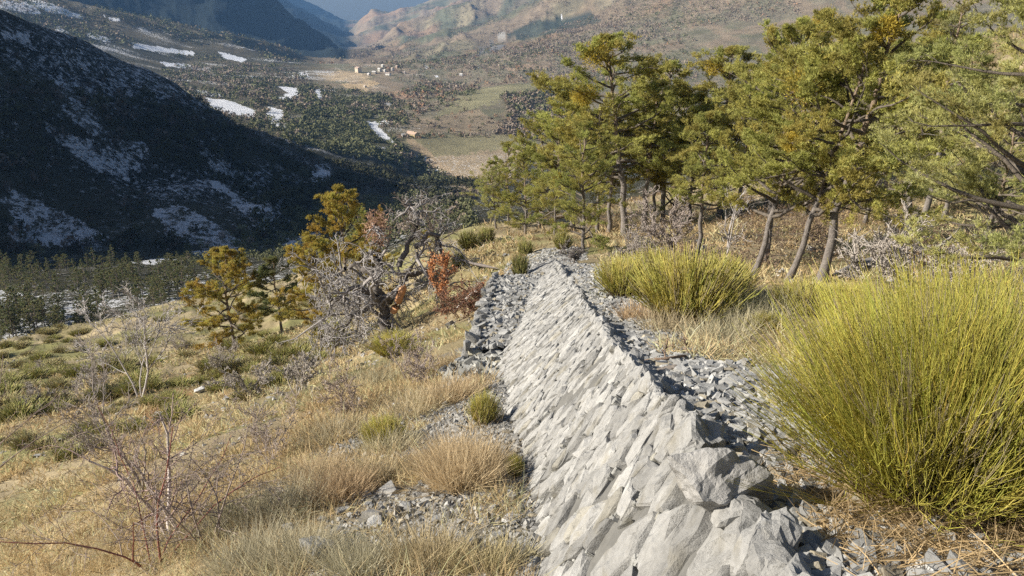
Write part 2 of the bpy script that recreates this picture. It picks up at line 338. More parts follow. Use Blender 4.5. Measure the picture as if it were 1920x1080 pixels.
for poly in [[(385,183),(430,188),(478,207),(476,219),(430,214),(400,203)], [(250,82),(300,88),(368,98),(362,104),(300,97),(250,90)], [(410,97),(440,104),(464,112),(456,117),(420,110)],
        [(0,0),(30,3),(60,10),(82,27),(40,24),(0,14)], [(60,-5),(110,12),(165,32),(150,36),(90,22),(45,5)], [(165,60),(210,73),(205,80),(165,70)], [(110,48),(128,62),(100,56)],
        [(350,165),(420,175),(415,182),(355,175)], [(520,160),(555,165),(562,180),(540,188),(522,184),(540,175)], [(503,200),(530,206),(528,225),(510,228),(500,215)], [(590,167),(601,167),(606,186),(596,187)],
        [(685,228),(700,230),(735,262),(745,272),(705,258)], [(690,228),(730,226),(730,232),(690,234)], [(548,142),(575,133),(577,146),(550,147)], [(640,205),(655,212),(650,218),(640,214)],
        [(555,230),(575,238),(570,255),(545,258),(560,245)], [(500,225),(560,235),(570,242),(520,238)], [(722,193),(735,192),(735,198),(725,199)], [(795,124),(812,124),(812,128),(796,129)], [(812,142),(826,142),(820,146)], [(1062,29),(1078,30),(1076,34),(1050,34)],
        [(300,115),(400,128),(395,134),(310,124)], [(190,28),(230,38),(210,38)], [(1040,28),(1050,30),(1040,33)]]:
    q = inpoly(PX+N3*8, PY+N3*3, poly)*(RR > 900); snow = np.where(q > 0, .92+N3*.15, snow)
# far hills
fh = sstep(2350, 2550, RR)
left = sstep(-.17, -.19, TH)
paint(fh, (.24, .19, .135)); WOODS = [([(520,255),(600,190),(690,200),(700,230),(760,280),(860,350),(800,345),(700,295),(560,290)], .9), ([(480,150),(740,180),(770,240),(720,262),(560,270),(470,250)], .7), ([(300,125),(560,120),(600,190),(560,290),(420,220),(330,180)], .55), ([(940,180),(1090,160),(1100,260),(1020,265),(930,250),(960,215)], .8)]
for poly, k_ in WOODS: paint(inpoly(PX+N3*10, PY+N3*6, poly)*(RR > 850)*(RR < 2300)*(snow < .5), (.10, .098, .055), k_)
paint(fh*np.clip(N2*3-.1, 0, .85), (.25, .22, .14)); paint(fh*np.clip(fbm(X/180, Y/180, 3, 171)*3-.15, 0, .9), (.12, .13, .085)); paint(fh*np.clip(fbm(X/220, Y/220, 3, 175)*3-.5, 0, .7), (.30, .20, .13))
for poly in [[(940,70),(1000,40),(1110,25),(1130,40),(1050,60),(980,75)], [(1270,-30),(1460,-30),(1440,60),(1400,110),(1290,120),(1240,90)], [(1600,-60),(1900,-60),(1900,60),(1600,60)]]:
    paint(inpoly(PX, PY, poly)*fh, (.06, .075, .06), .9)  # dark pine tone; the right-hand patches carry hillside shade in their colour
rk = inpoly(PX, PY, [(925,80),(935,62),(948,60),(950,78),(935,82)])*fh; paint(rk, (.42, .40, .36))
paint(inpoly(PX, PY, [(875,110),(920,82),(950,84),(930,98),(905,108)])*fh, (.17, .18, .19), .8)
paint(fh*left*(RR > 3000), (.025, .036, .04))  # far left range painted dark blue-green to read as standing in shadow
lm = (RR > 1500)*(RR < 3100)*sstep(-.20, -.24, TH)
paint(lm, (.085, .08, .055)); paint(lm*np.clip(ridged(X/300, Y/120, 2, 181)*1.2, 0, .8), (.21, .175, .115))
snow = np.where((lm > 0) & (snow < .5), np.clip(.1+fbm(X/150, Y/60, 3, 185)*.8, 0, .5), snow)
idx = np.arange(nr*na).reshape(nr, na)
F = np.stack([idx[:-1, :-1], idx[1:, :-1], idx[1:, 1:], idx[:-1, 1:]], -1).reshape(-1, 4)[:, ::-1]
# terrain material
m_ter = bpy.data.materials.new('terrain'); m_ter.use_nodes = True; n = m_ter.node_tree; b = n.nodes['Principled BSDF']; b.inputs['Roughness'].default_value = .95; b.inputs['Specular IOR Level'].default_value = .1
def N(t, **k):
    q = n.nodes.new(t)
    for a, v in k.items(): setattr(q, a, v)
    return q
L = n.links.new
at = N('ShaderNodeAttribute', attribute_name='col'); sn = N('ShaderNodeAttribute', attribute_name='snow'); rl = N('ShaderNodeAttribute', attribute_name='range')
geo = N('ShaderNodeNewGeometry')
def noise(scale_in, detail=5, rough=.6, scale=1.0):
    vm = N('ShaderNodeVectorMath', operation='SCALE'); L(geo.outputs['Position'], vm.inputs[0])
    if scale_in is None: vm.inputs['Scale'].default_value = scale
    else: L(scale_in, vm.inputs['Scale'])
    q = N('ShaderNodeTexNoise'); q.inputs['Scale'].default_value = 1; q.inputs['Detail'].default_value = detail; q.inputs['Roughness'].default_value = rough; L(vm.outputs[0], q.inputs['Vector']); return q
nA = noise(None, 8, .75, 1/2.5); nB = noise(None, 7, .7, 1/45); nC = noise(None, 9, .9, 1/4.)
m1 = N('ShaderNodeMapRange'); L(nA.outputs[0], m1.inputs[0]); m1.inputs[1].default_value = .25; m1.inputs[2].default_value = .75; m1.inputs[3].default_value = .55; m1.inputs[4].default_value = 1.45
m2 = N('ShaderNodeMapRange'); L(nB.outputs[0], m2.inputs[0]); m2.inputs[1].default_value = .25; m2.inputs[2].default_value = .75; m2.inputs[3].default_value = .6; m2.inputs[4].default_value = 1.4
mu = N('ShaderNodeMath', operation='MULTIPLY'); L(m1.outputs[0], mu.inputs[0]); L(m2.outputs[0], mu.inputs[1])
sc = N('ShaderNodeVectorMath', operation='SCALE'); L(at.outputs['Color'], sc.inputs[0]); L(mu.outputs[0], sc.inputs['Scale'])
# snow: density against noise
sb = N('ShaderNodeMath', operation='SUBTRACT'); L(sn.outputs['Fac'], sb.inputs[0])
nr_ = N('ShaderNodeMapRange'); L(nC.outputs[0], nr_.inputs[0]); nr_.inputs[1].default_value = .33; nr_.inputs[2].default_value = .67; L(nr_.outputs[0], sb.inputs[1])
sm = N('ShaderNodeMapRange'); L(sb.outputs[0], sm.inputs[0]); sm.inputs[1].default_value = 0; sm.inputs[2].default_value = .05
gt = N('ShaderNodeMath', operation='GREATER_THAN'); L(sn.outputs['Fac'], gt.inputs[0]); gt.inputs[1].default_value = .05
sm2 = N('ShaderNodeMath', operation='MULTIPLY'); L(sm.outputs[0], sm2.inputs[0]); L(gt.outputs[0], sm2.inputs[1])
mx = N('ShaderNodeMix', data_type='RGBA'); L(sm2.outputs[0], mx.inputs[0]); L(sc.outputs[0], mx.inputs[6]); mx.inputs[7].default_value = (.8, .82, .86, 1)
L(mx.outputs[2], b.inputs['Base Color'])
nD = noise(None, 10, .75, 1/1.2); bpA = N('ShaderNodeBump'); bpA.inputs['Distance'].default_value = .12; L(nD.outputs[0], bpA.inputs['Height'])
bpB = N('ShaderNodeBump'); L(nC.outputs[0], bpB.inputs['Height']); L(rl.outputs['Fac'], bpB.inputs['Distance']); L(bpA.outputs[0], bpB.inputs['Normal']); L(bpB.outputs[0], b.inputs['Normal'])
rngat = sstep(60, 500, RR)*5.0
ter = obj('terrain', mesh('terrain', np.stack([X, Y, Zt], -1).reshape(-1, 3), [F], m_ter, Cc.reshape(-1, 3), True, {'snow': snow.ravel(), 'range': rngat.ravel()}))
tag(ter, kind='structure')
# ------------------------------------------------------------------ haze
def box(x0, x1, y0, y1, z0, z1):
    V = [(x, y, z) for z in (z0, z1) for y in (y0, y1) for x in (x0, x1)]
    return V, [np.array([(0, 2, 3, 1), (4, 5, 7, 6), (0, 1, 5, 4), (2, 6, 7, 3), (0, 4, 6, 2), (1, 3, 7, 5)])]
m_hz = bpy.data.materials.new('haze'); m_hz.use_nodes = True; n = m_hz.node_tree; n.nodes.remove(n.nodes['Principled BSDF'])
pv = n.nodes.new('ShaderNodeVolumePrincipled'); pv.inputs['Color'].default_value = (.27, .54, 1.0, 1); pv.inputs['Density'].default_value = 0.47e-4; pv.inputs['Anisotropy'].default_value = 0.0
n.links.new(pv.outputs[0], n.nodes['Material Output'].inputs['Volume'])
V, Fb = box(-11600, 11600, -11600, 11600, float(Zt.min())-2, float(Zt.max())+60)
hzo = obj('haze', mesh('haze', V, Fb, m_hz)); tag(hzo, kind='stuff')
print('terrain z', Zt.min(), Zt.max())
# ------------------------------------------------------------------ dry stone wall
def clip_poly(P, nx, ny, d):
    out = []
    for i in range(len(P)):
        a = P[i]; b = P[(i+1) % len(P)]; da = a[0]*nx+a[1]*ny-d; db = b[0]*nx+b[1]*ny-d
        if da <= 0: out.append(a)
        if (da < 0) != (db < 0) and da != db:
            t = da/(da-db); out.append((a[0]+(b[0]-a[0])*t, a[1]+(b[1]-a[1])*t))
    return out
def stone_cells(u0, u1, h, size, asp, seed, shear=.0):
    """elongated polygon cells over a strip u0..u1 x 0..h; size(u) = stone width"""
    r = np.random.default_rng(seed); pts = []; u = u0-.3
    while u < u1+.3:
        s = size(u)*(.75+.5*r.random()); v = -r.random()*s*asp
        while v < h+s:
            k = .5+1.0*r.random()**1.2; pts.append((u+r.normal()*s*.33, v+r.random()*s*asp*.45, s*(.6+.95*r.random()))); v += s*asp*k
        u += s
    pts = np.array(pts); out = []
    for i, (pu, pv, s) in enumerate(pts):
        if pu < u0 or pu > u1 or pv < -.05 or pv > h+.02: continue
        A = asp; P = [(-3*s, -3*s), (3*s, -3*s), (3*s, 3*s), (-3*s, 3*s)]
        du = pts[:, 0]-pu; dv = (pts[:, 1]-pv)/A; sh = r.normal()*.35; du2 = du-(shear+sh)*dv*.5
        dd = du2**2+dv**2; o = np.argsort(dd)[1:16]
        for j in o:
            if dd[j] > (4*s)**2: continue
            wgt = np.clip(.5*(1+.6*(s-pts[j, 2])/(s+pts[j, 2])), .3, .7); P = clip_poly(P, du2[j], dv[j], dd[j]*wgt)
            if len(P) < 3: break
        P = clip_poly(P, 0, 1, (h-pv)/A) if len(P) > 2 else P; P = clip_poly(P, 0, -1, (pv+.12)/A) if len(P) > 2 else P
        if len(P) < 3: continue
        P = np.array(P); P = np.c_[P[:, 0]+(shear+sh)*P[:, 1]*.5, P[:, 1]*A]
        out.append((pu, pv, s, P))
    return out
def stone_mesh(g, P, cen, eu, ev, en, s, r, prot=.03, col=(.6, .6, .58), back=.16, gap=.95):
    """polygon outline P (m,2) around cen in the plane eu,ev -> rough block standing out along en"""
    # drop tiny edges, resample and jitter the outline
    Q = []
    m = len(P)
    for i in range(m):
        a, b = P[i], P[(i+1) % m]; l = np.linalg.norm(b-a)
        if l < s*.1: continue
        k = max(1, int(l/(s*.42)))
        for q in range(k): Q.append(a+(b-a)*q/k+r.normal(size=2)*s*.045)
    if len(Q) < 4: return
    Q = np.array(Q)*gap; m = len(Q); L = max(np.ptp(Q[:, 0]), np.ptp(Q[:, 1]))
    off = prot*(r.random()*1.2-.3); tu, tv = r.normal(size=2)*.022
    c2 = Q.mean(0)+r.normal(size=2)*s*.12
    rings = []
    for sc, z, jz in ((.97, -back, 0), (1., -.25*s, .02), (.985, -.09*s, .03), (.90, -.015*s, .025), (.66, .012*s, .035), (.34, .02*s, .035)):
        q = c2+(Q-c2)*(sc+r.normal(size=(m, 1))*.03*(1 if sc > .5 else 2)); zz = z+off+q[:, 0]*tu+q[:, 1]*tv+r.normal(size=m)*jz*s; rings.append(np.c_[q, zz])
    ctr = np.array([[c2[0], c2[1], off+.025*s+c2[0]*tu+c2[1]*tv]])
    A = np.concatenate(rings+[ctr]); V = cen+A[:, :1]*eu+A[:, 1:2]*ev+A[:, 2:3]*en
    i = np.arange(m); j = (i+1) % m; F4 = [np.stack([k*m+i, k*m+j, (k+1)*m+j, (k+1)*m+i], 1) for k in range(5)]
    cc = np.asarray(col)*(1+r.normal()*.12)
    if r.random() < .06: cc = cc*np.array([.92, .89, .81])
    elif r.random() < .12: cc = cc*.72
    g.add(V, np.concatenate(F4), cc); g.F.append(np.stack([5*m+i, 5*m+j, np.full(m, 6*m)], 1)+g.n-len(V))
def smesh(g, name, mat):
    o = mesh(name, np.concatenate(g.V), [np.concatenate([f for f in g.F if f.shape[1] == 4]), np.concatenate([f for f in g.F if f.shape[1] == 3])] if any(f.shape[1] == 3 for f in g.F) else [np.concatenate(g.F)], mat, np.concatenate(g.C))
    return o
ST = (.305, .303, .293)
def base_at(y): return np.array([np.interp(y, _b[:, 1], _b[:, 0]), y, np.interp(y, _b[:, 1], _b[:, 2])])
def top_at(y):
    a, b = wt(-1), wt(30); t = (y-a[1])/(b[1]-a[1]); return a+(b-a)*t
def face(y):
    B = base_at(y); T = top_at(y); ev = T-B; h = np.linalg.norm(ev); ev = ev/h; k_ = -.09+.08*float(fbm(np.array(y*1.1), np.array(3.3), 3, 88)); T = T+ev*k_; h = h+k_
    run = unit(top_at(y+.5)-top_at(y-.5)); en = unit(np.cross(run, ev))
    if en[0] > 0: en = -en
    eu = unit(np.cross(ev, en)); 
    if eu[1] < 0: eu = -eu
    ev2 = unit(np.cross(en, eu)); 
    if ev2[2] < 0: ev2 = -ev2
    return B, T, h, eu, ev2, en
wall = empty('stone_wall', top_at(3.0), 'long grey dry stone retaining wall of slabs set on edge, running down the slope beside the gravel path', 'stone wall')
W0 = np.array(wall.location)
gb = Geo(); gc_list = []
ru = np.random.default_rng(21)
cells = stone_cells(.6, 25.5, 1.75, lambda u: .22 if u < 3.4 else (.16 if u < 6 else .135), 1.6, 4, shear=.05)
cop = 0; capg = Geo()
def loc_frame(y):
    B, T, h, eu, ev, en = face(y); return B, h, eu, ev, en
for pu, pv, s, P in cells:
    y = pu*.955+.2
    B, h, eu, ev, en = loc_frame(y)
    if pv > h-.02: continue
    k2 = P[:, 1]+pv > h; P = P.copy(); P[k2, 1] = h-pv+ru.normal(size=k2.sum())*.01
    def pt_(a, b): yy = a*.955+.2; B_, T_, h_, e1, e2, e3 = face(yy); return B_+(T_-B_)*(b/h_)
    evr = pt_(pu, h*.8)-pt_(pu, h*.3); ev = evr/(h*.5); eu = (pt_(pu+.1, pv)-pt_(pu-.1, pv))/.2
    top = pv > h-.30
    # convex profile: face bulges slightly
    bulge = .05*math.sin(pi*min(pv/h, 1))+.06*float(fbm(np.array(pu*.6), np.array(pv*.8), 3, 77))
    cen = B+ev*(pv-.02)+en*bulge
    if ru.random() < .06 and not top:      # missing stone: a pocket of small fragments
        for q in range(10):
            c = cen+eu*ru.normal()*s*.5+ev*ru.normal()*s*.9-en*(.05+.03*ru.random()); a = ru.random()*pi
            p = np.array([(cos(t)*.5, sin(t)*1.0) for t in np.sort(ru.random(6))*2*pi])*s*.28; stone_mesh(gb, p, c, eu*cos(a)+ev*sin(a), ev*cos(a)-eu*sin(a), en, s*.3, ru, .02, (.27, .27, .255), .03)
        continue
    stone_mesh(gb, P, cen, eu, ev, en, s, ru, .012 if y > 4 else .018, ST, .14)
    # small filler shards in the joints
    if ru.random() < .7:
        for q in range(4):
            k = P[ru.integers(len(P))]*.98; c = cen+eu*k[0]+ev*k[1]-en*.015
            p = np.array([(cos(t), sin(t)) for t in np.sort(ru.random(5))*2*pi])*s*(.12+.1*ru.random()); stone_mesh(gb, p, c, eu, ev, en, s*.15, ru, .01, (.30, .30, .285), .05)
fs = obj('stonework', smesh(gb, 'stonework', m_stone), wall)
fs.matrix_parent_inverse.identity(); fs.location = -W0
# coping: jagged slabs on edge along the crest, each a part
def block(r, lx, ly, lz, n=3, jit=.12, cham=.25):
    """rough angular block centred on the origin"""
    t = np.linspace(-1, 1, n+1); vs = {}; V = []; F = []
    def vid(p):
        k = tuple(np.round(p, 4))
        if k not in vs: vs[k] = len(V); V.append(p)
        return vs[k]
    for ax in range(3):
        for sg in (-1, 1):
            for i in range(n):
                for j in range(n):
                    q = []
                    for a, b_ in ((t[i], t[j]), (t[i+1], t[j]), (t[i+1], t[j+1]), (t[i], t[j+1])):
                        p = [0, 0, 0]; p[ax] = sg; p[(ax+1) % 3] = a; p[(ax+2) % 3] = b_; q.append(vid(np.array(p, float)))
                    F.append(q if sg > 0 else q[::-1])
    V = np.array(V); e = (np.abs(V) > .99).sum(1)
    V = V*(1-cham*(e-1)[:, None]*.32)
    # clip by a few random planes to make facets
    for k in range(5):
        nn = unit(r.normal(size=3)); d = .62+.28*r.random(); h = V@nn; V = V-np.maximum(h-d, 0)[:, None]*nn
    V = V+r.normal(size=V.shape)*jit*.25
    return V*np.array([lx, ly, lz])/2, np.array(F)
rc = np.random.default_rng(33); y = .9; k = 0
while y < 24.6:
    B, T, h, eu, ev, en = face(y)
    wd = (.20 if y < 3.4 else .14 if y < 7 else .13)*(.6+.9*rc.random()); hh = (.20 if y < 4 else .12)*(.75+.4*rc.random()**1.5); th_ = .10+.08*rc.random()
    V, F_ = block(rc, wd*1.05, hh, th_, 7 if y < 4.5 else 4, .04 if y < 4.5 else .08)
    V = V+V/np.linalg.norm(V, axis=1, keepdims=True)*((fbm(V[:, 0]*14+y*7, V[:, 1]*12+V[:, 2]*15, 4, 55))*.045)[:, None]
    V[:, 0] += V[:, 1]*rc.normal(.1, .12)
    V[:, 1] *= 1-.35*(V[:, 0]/wd)*rc.choice([-1, 1])
    up = unit(ev+rc.normal()*.10*eu+np.array([.0, 0, .25])); e2 = unit(np.cross(up, eu)); e2 = e2 if e2@en > 0 else -e2
    c = T+np.array([0, y-T[1], 0])-en*(.03)+up*(hh*.10-.06)
    Vw = c+V[:, :1]*eu+V[:, 1:2]*up+V[:, 2:3]*e2
    g = Geo(); cc = np.array(ST)*(1+rc.normal()*.08); g.add(Vw, F_, cc)
    if k < 95 : o = obj('coping_stone', g.build('coping_stone', m_stone), wall); o.location = -W0
    else:
        capg.add(Vw, F_, cc)
    y += wd*.80; k += 1
if capg.n: o = obj('coping_row', capg.build('coping_row', m_stone), wall); o.location = -W0; o['kind'] = 'stuff'
# big loose boulder set in the crest
def rock(label, group, c, dims, rz, seed, col=(.34, .34, .33), tilt=(0, 0), cat='rock', n=6, name='rock'):
    r = np.random.default_rng(seed); V, F_ = block(r, *dims, n=n, jit=.10*5/max(n, 5)*.8)
    V = V+V/np.maximum(np.linalg.norm(V, axis=1, keepdims=True), 1e-6)*(fbm(V[:, 0]*9+seed, V[:, 1]*9+V[:, 2]*7, 3, seed)*.18*min(dims))[:, None]
    g = Geo(); g.add(V, F_, np.array(col)*(1+r.normal()*.06))
    o = obj(name, g.build(name, m_stone)); o.location = c; o.rotation_euler = (tilt[0], tilt[1], rz); return tag(o, label, cat, group)
# core behind the coping so nothing shows through
ys = np.linspace(.4, 25, 300); gk = Geo(); ring = []
for y in ys:
    B, T, h, eu, ev, en = face(y); ring.append([B-en*.035-ev*.1, B+(T-B)*.25-en*.03+en*.035, B+(T-B)*.5-en*.03+en*.05, B+(T-B)*.75-en*.03+en*.035, T-en*.05-ev*.02, T-en*.3-ev*.07, T-en*.35-np.array([0, 0, .6]), B-en*.5-ev*.3])
ring = np.array(ring); ring += rc.normal(size=ring.shape)*.012; nk = 8; V = ring.reshape(-1, 3); i = np.arange(len(ys)-1)[:, None]*nk+np.arange(nk-1)[None]; i = i.ravel()
gk.add(V, np.stack([i, i+nk, i+nk+1, i+1], 1), (.14, .138, .13)); o = obj('rubble_core', gk.build('rubble_core', m_gravel), wall); o.location = -W0

# ------------------------------------------------------------------ lower wall stub with a rubble platform
E0, E1 = W(878, 655, 13.6), W(925, 521, 22.0)      # outer top edge
lw = empty('stone_wall', E0, 'short broken lower stone wall with rubble filled top, left of the long wall', 'stone wall'); LW = np.array(E0)
def edge2(t): return E0+(E1-E0)*t
def inner2(t):
    p = edge2(t); B = base_at(p[1]); T = top_at(p[1]); q = (p[2]-B[2])/(T[2]-B[2])+.02; return B+(T-B)*min(max(q, 0), 1)
ts = np.linspace(0, 1.06, 40); ws = np.linspace(0, 1, 16); V = []
for t in ts:
    a, b2 = edge2(t), inner2(t)+np.array([.15, 0, 0])
    for q in ws: p = a+(b2-a)*q; p = p+np.array([0, 0, -.03+.10*q+.07*vn(np.array(p[0]*3), np.array(p[1]*3), 9)]); V.append(p)
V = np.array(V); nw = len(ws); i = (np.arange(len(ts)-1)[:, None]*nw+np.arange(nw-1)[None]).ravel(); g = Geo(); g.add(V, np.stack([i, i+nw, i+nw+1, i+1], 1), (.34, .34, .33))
# skirt down outer side and the near end
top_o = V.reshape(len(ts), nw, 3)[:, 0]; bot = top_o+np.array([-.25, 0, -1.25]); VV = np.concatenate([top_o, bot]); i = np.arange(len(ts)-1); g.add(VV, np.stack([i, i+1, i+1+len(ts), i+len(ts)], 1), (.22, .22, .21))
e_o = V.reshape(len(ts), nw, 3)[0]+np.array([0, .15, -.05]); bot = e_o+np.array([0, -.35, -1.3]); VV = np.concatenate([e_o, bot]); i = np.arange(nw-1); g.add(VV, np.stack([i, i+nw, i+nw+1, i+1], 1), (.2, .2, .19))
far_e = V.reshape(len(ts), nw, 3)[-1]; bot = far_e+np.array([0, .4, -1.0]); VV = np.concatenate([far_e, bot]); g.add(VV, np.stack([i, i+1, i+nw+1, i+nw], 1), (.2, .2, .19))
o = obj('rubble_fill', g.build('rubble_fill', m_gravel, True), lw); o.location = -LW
t = 0.0; dirE = unit(E1-E0); sideE = unit(np.cross(dirE, [0, 0, 1]))
g = Geo()
while t < 1.03:
    ln = .12+.30*rc.random(); V, F_ = block(rc, .22*(.5+.9*rc.random()), ln*1.08, .16, 3, .12); V[:, 2] += .02+rc.normal()*.03; V[:, 0] += rc.normal()*.05; V[:, 2] += V[:, 0]*rc.normal()*.3
    a = edge2(t)+sideE*.05; g.add(a+V[:, :1]*sideE+V[:, 1:2]*dirE+V[:, 2:3]*np.array([0, 0, 1]), F_, np.array(ST)*(.82+.1*rc.normal())); t += ln/np.linalg.norm(E1-E0)
o = obj('edge_slabs', g.build('edge_slabs', m_stone), lw); o.location = -LW
g = Geo()       # outer face stones
for t in np.arange(0, 1.03, .018):
    for dz in np.arange(.15, 1.2, .17):
        V, F_ = block(rc, .14, .22, .17, 2, .1); a = edge2(t)+np.array([-.03-.18*dz, rc.normal()*.04, -dz+rc.normal()*.02]); g.add(a+V, F_, np.array(ST)*(.8+.12*rc.normal()))
o = obj('outer_stonework', g.build('outer_stonework', m_stone), lw); o.location = -LW
# broken near end: stacked blocks and tumbled stones
a0, b0 = edge2(0), inner2(0)
for k in range(34):
    q = rc.random()**.8; lv = rc.integers(0, 5); s = .15+.17*rc.random()
    p = a0+(b0-a0)*q*.98+np.array([0, .05-.09*(lv)-.35*q*rc.random(), -.10-lv*.21])
    V, F_ = block(rc, s*1.25, s, s*.95, 4, .1); g1 = Geo(); an = rc.normal()*.5; R2 = np.array([[cos(an), -sin(an), 0], [sin(an), cos(an), 0], [0, 0, 1]])
    cc = np.array((.31, .31, .295))*(1+rc.normal()*.15); cc = cc*np.array([1, .93, .75]) if rc.random() < .3 else cc
    g1.add(V@R2.T, F_, cc); o = obj('end_block', g1.build('end_block', m_stone), lw); o.location = p-LW
# ------------------------------------------------------------------ gravel
def stones(P, s, r, flat=.5, col=(.42, .42, .41), cv=.18):
    """batch of angular pebbles; P (n,3), s (n)"""
    n_ = len(P); base = np.array([(x, y, z) for z in (-1, 1) for y in (-1, 1) for x in (-1, 1)], float)
    V = base[None]+r.normal(size=(n_, 8, 3))*.33
    V[:, 4:, :2] *= (.45+.4*r.random((n_, 1, 1)))
    V *= np.stack([s*(.7+.6*r.random(n_)), s*(.5+.4*r.random(n_)), s*flat*(.5+.9*r.random(n_))], -1)[:, None]/2
    a = r.random(n_)*2*pi; t1 = r.normal(size=n_)*.45; ca, sa, ct, st = np.cos(a), np.sin(a), np.cos(t1), np.sin(t1)
    x, y, z = V[..., 0], V[..., 1], V[..., 2]; y, z = y*ct[:, None]-z*st[:, None], y*st[:, None]+z*ct[:, None]; x, y = x*ca[:, None]-y*sa[:, None], x*sa[:, None]+y*ca[:, None]
    V = np.stack([x, y, z], -1)+P[:, None]
    fq = np.array([(0, 2, 3, 1), (4, 5, 7, 6), (0, 1, 5, 4), (2, 6, 7, 3), (0, 4, 6, 2), (1, 3, 7, 5)])
    F_ = (np.arange(n_)[:, None, None]*8+fq[None]).reshape(-1, 4); cc = np.asarray(col)*(1+r.normal(size=(n_, 1))*cv)*np.array([1, 1, 1])
    ye = r.random((n_, 1)) < .12; cc = np.where(ye, cc*np.array([1, .9, .72]), cc)
    return V.reshape(-1, 3), F_, np.repeat(np.clip(cc, .06, .75), 8, axis=0)
rg = np.random.default_rng(44); gg = Geo()
# path
n_ = 62000; y = 1.2+26*rg.random(n_)**1.7; e = rg.random(n_)**1.5*(1.05-.02*y)*(1.15+fbm(y/1.7, y*0, 3, 141)*1.1)*1.15
x = xt_(y)+.03+e; s = np.exp(rg.normal(size=n_)*.75)*(.017+.0011*y); s = np.clip(s, .006, .09); z = H(x, y)+s*.12
V, F_, cc = stones(np.c_[x, y, z], s, rg, .5, (.28, .28, .272)); gg.add(V, F_, cc)
n_ = 2600; y = 24+7*rg.random(n_); x = xt_(y)-1.7+rg.random(n_)*2.6; s = np.clip(np.exp(rg.normal(size=n_)*.5)*.05, .02, .15); V, F_, cc = stones(np.c_[x, y, H(x, y)+s*.12], s, rg, .5, (.30, .30, .29)); gg.add(V, F_, cc)
# platform top
n_ = 7500; t = rg.random(n_)*1.08; q = .05+.93*rg.random(n_); ed = E0+(E1-E0)*t[:, None]; inn = np.array([inner2(a) for a in np.linspace(0, 1, 21)]); inn = np.stack([np.interp(t, np.linspace(0, 1, 21), inn[:, i]) for i in range(3)], -1)+np.array([.1, 0, 0])
P = ed+(inn-ed)*q[:, None]; P[:, 2] += .10*q+.07*vn(P[:, 0]*3, P[:, 1]*3, 9)-.02; s = np.clip(np.exp(rg.normal(size=n_)*.5)*.05, .02, .2); V, F_, cc = stones(P, s, rg, .55, (.27, .27, .262)); gg.add(V, F_, cc)
# spill at the broken end
n_ = 1200; q = rg.random(n_); P = a0+(b0-a0)*q[:, None]+np.c_[rg.normal(size=n_)*.15, -.2-.9*rg.random(n_), np.zeros(n_)]; P[:, 2] = H(P[:, 0], P[:, 1])+.03+.25*np.clip(1-(E0[1]-P[:, 1]), 0, 1); s = np.clip(np.exp(rg.normal(size=n_)*.5)*.07, .02, .2); V, F_, cc = stones(P, s, rg, .7, (.30, .30, .28)); gg.add(V, F_, cc)
# foot of the wall, left
n_ = 40000; y = 2.2+9.5*rg.random(n_)**1.2; x = xb_(y)+.25-rg.random(n_)**1.5*2.5; keep = (fbm(x*1.1, y*1.1, 3, 143)*3+1.15-.07*y-.3*(xb_(y)-x)) > rg.random(n_)*.9; x, y = x[keep], y[keep]; n_ = len(x)
s = np.clip(np.exp(rg.normal(size=n_)*.6)*.018, .006, .07); V, F_, cc = stones(np.c_[x, y, H(x, y)+s*.15], s, rg, .5, (.27, .265, .25)); gg.add(V, F_, cc)
n_ = 9000; y = 2.3+6.5*rg.random(n_); x = xb_(y)+.2-rg.random(n_)**1.6*.95; s = np.clip(np.exp(rg.normal(size=n_)*.6)*.018, .006, .07); V, F_, cc = stones(np.c_[x, y, H(x, y)+s*.15], s, rg, .5, (.27, .265, .25)); gg.add(V, F_, cc)
# scattered on the slopes
n_ = 5000; y = 5+45*rg.random(n_)**1.4; x = xb_(y)-.3-rg.random(n_)*y*.75; keep = fbm(x/4, y/4, 3, 203) > .05; x, y = x[keep], y[keep]; n_ = len(x); s = np.clip(np.exp(rg.normal(size=n_)*.6)*(.02+.0018*y), .015, .2); V, F_, cc = stones(np.c_[x, y, H(x, y)+s*.1], s, rg, .6, (.30, .29, .27)); gg.add(V, F_, cc)
n_ = 1200; y = 8+40*rg.random(n_); x = xt_(y)+2+rg.random(n_)*y*.6; s = np.clip(np.exp(rg.normal(size=n_)*.6)*.05, .02, .3); V, F_, cc = stones(np.c_[x, y, H(x, y)+s*.1], s, rg, .6, (.30, .29, .27)); gg.add(V, F_, cc)
tag(obj('gravel', gg.build('gravel', m_gravel)), kind='stuff')
# single rocks picked from the photograph
def rk_(px, py, wpx, label, seed, col=(.40, .40, .39), asp=(1, .8, .6), group=None, lift=.25, rz=None):
    p = ground(px, py); Z = p[1]*cp-p[2]*sp; s = wpx/FP*Z; return rock(label, group, p+np.array([0, 0, s*asp[2]*lift]), (s*asp[0], s*asp[1], s*asp[2]), seed*.7 if rz is None else rz, seed, col)
c_ = W(1340, 890, 3.05); rock('large angular grey boulder lodged in the crest of the wall beside the broom', None, c_+np.array([.02, 0, -.02]), (.27, .24, .25), .5, 901, (.31, .305, .295), (.2, -.35), 'boulder', 14, 'boulder')
rk_(597, 1040, 62, 'dark angular rock among dry grass at the bottom edge', 3, (.24, .24, .23), (1.1, .9, .8))
rk_(870, 1022, 40, 'pale pointed stone in the grass left of the wall foot, beside a dark hollow', 4, (.5, .5, .48), (1, .7, .7))
rk_(742, 762, 12, 'small white stone on the grassy slope above the green broom tuft', 5, (.65, .65, .63))
rk_(960, 975, 34, 'flat pale stone on the rubble at the foot of the wall', 6, (.5, .5, .49), (1.2, .8, .35))
rk_(700, 985, 40, 'flat grey stone half sunk in the grass patch of rubble', 7, (.42, .42, .41), (1.2, .8, .35))
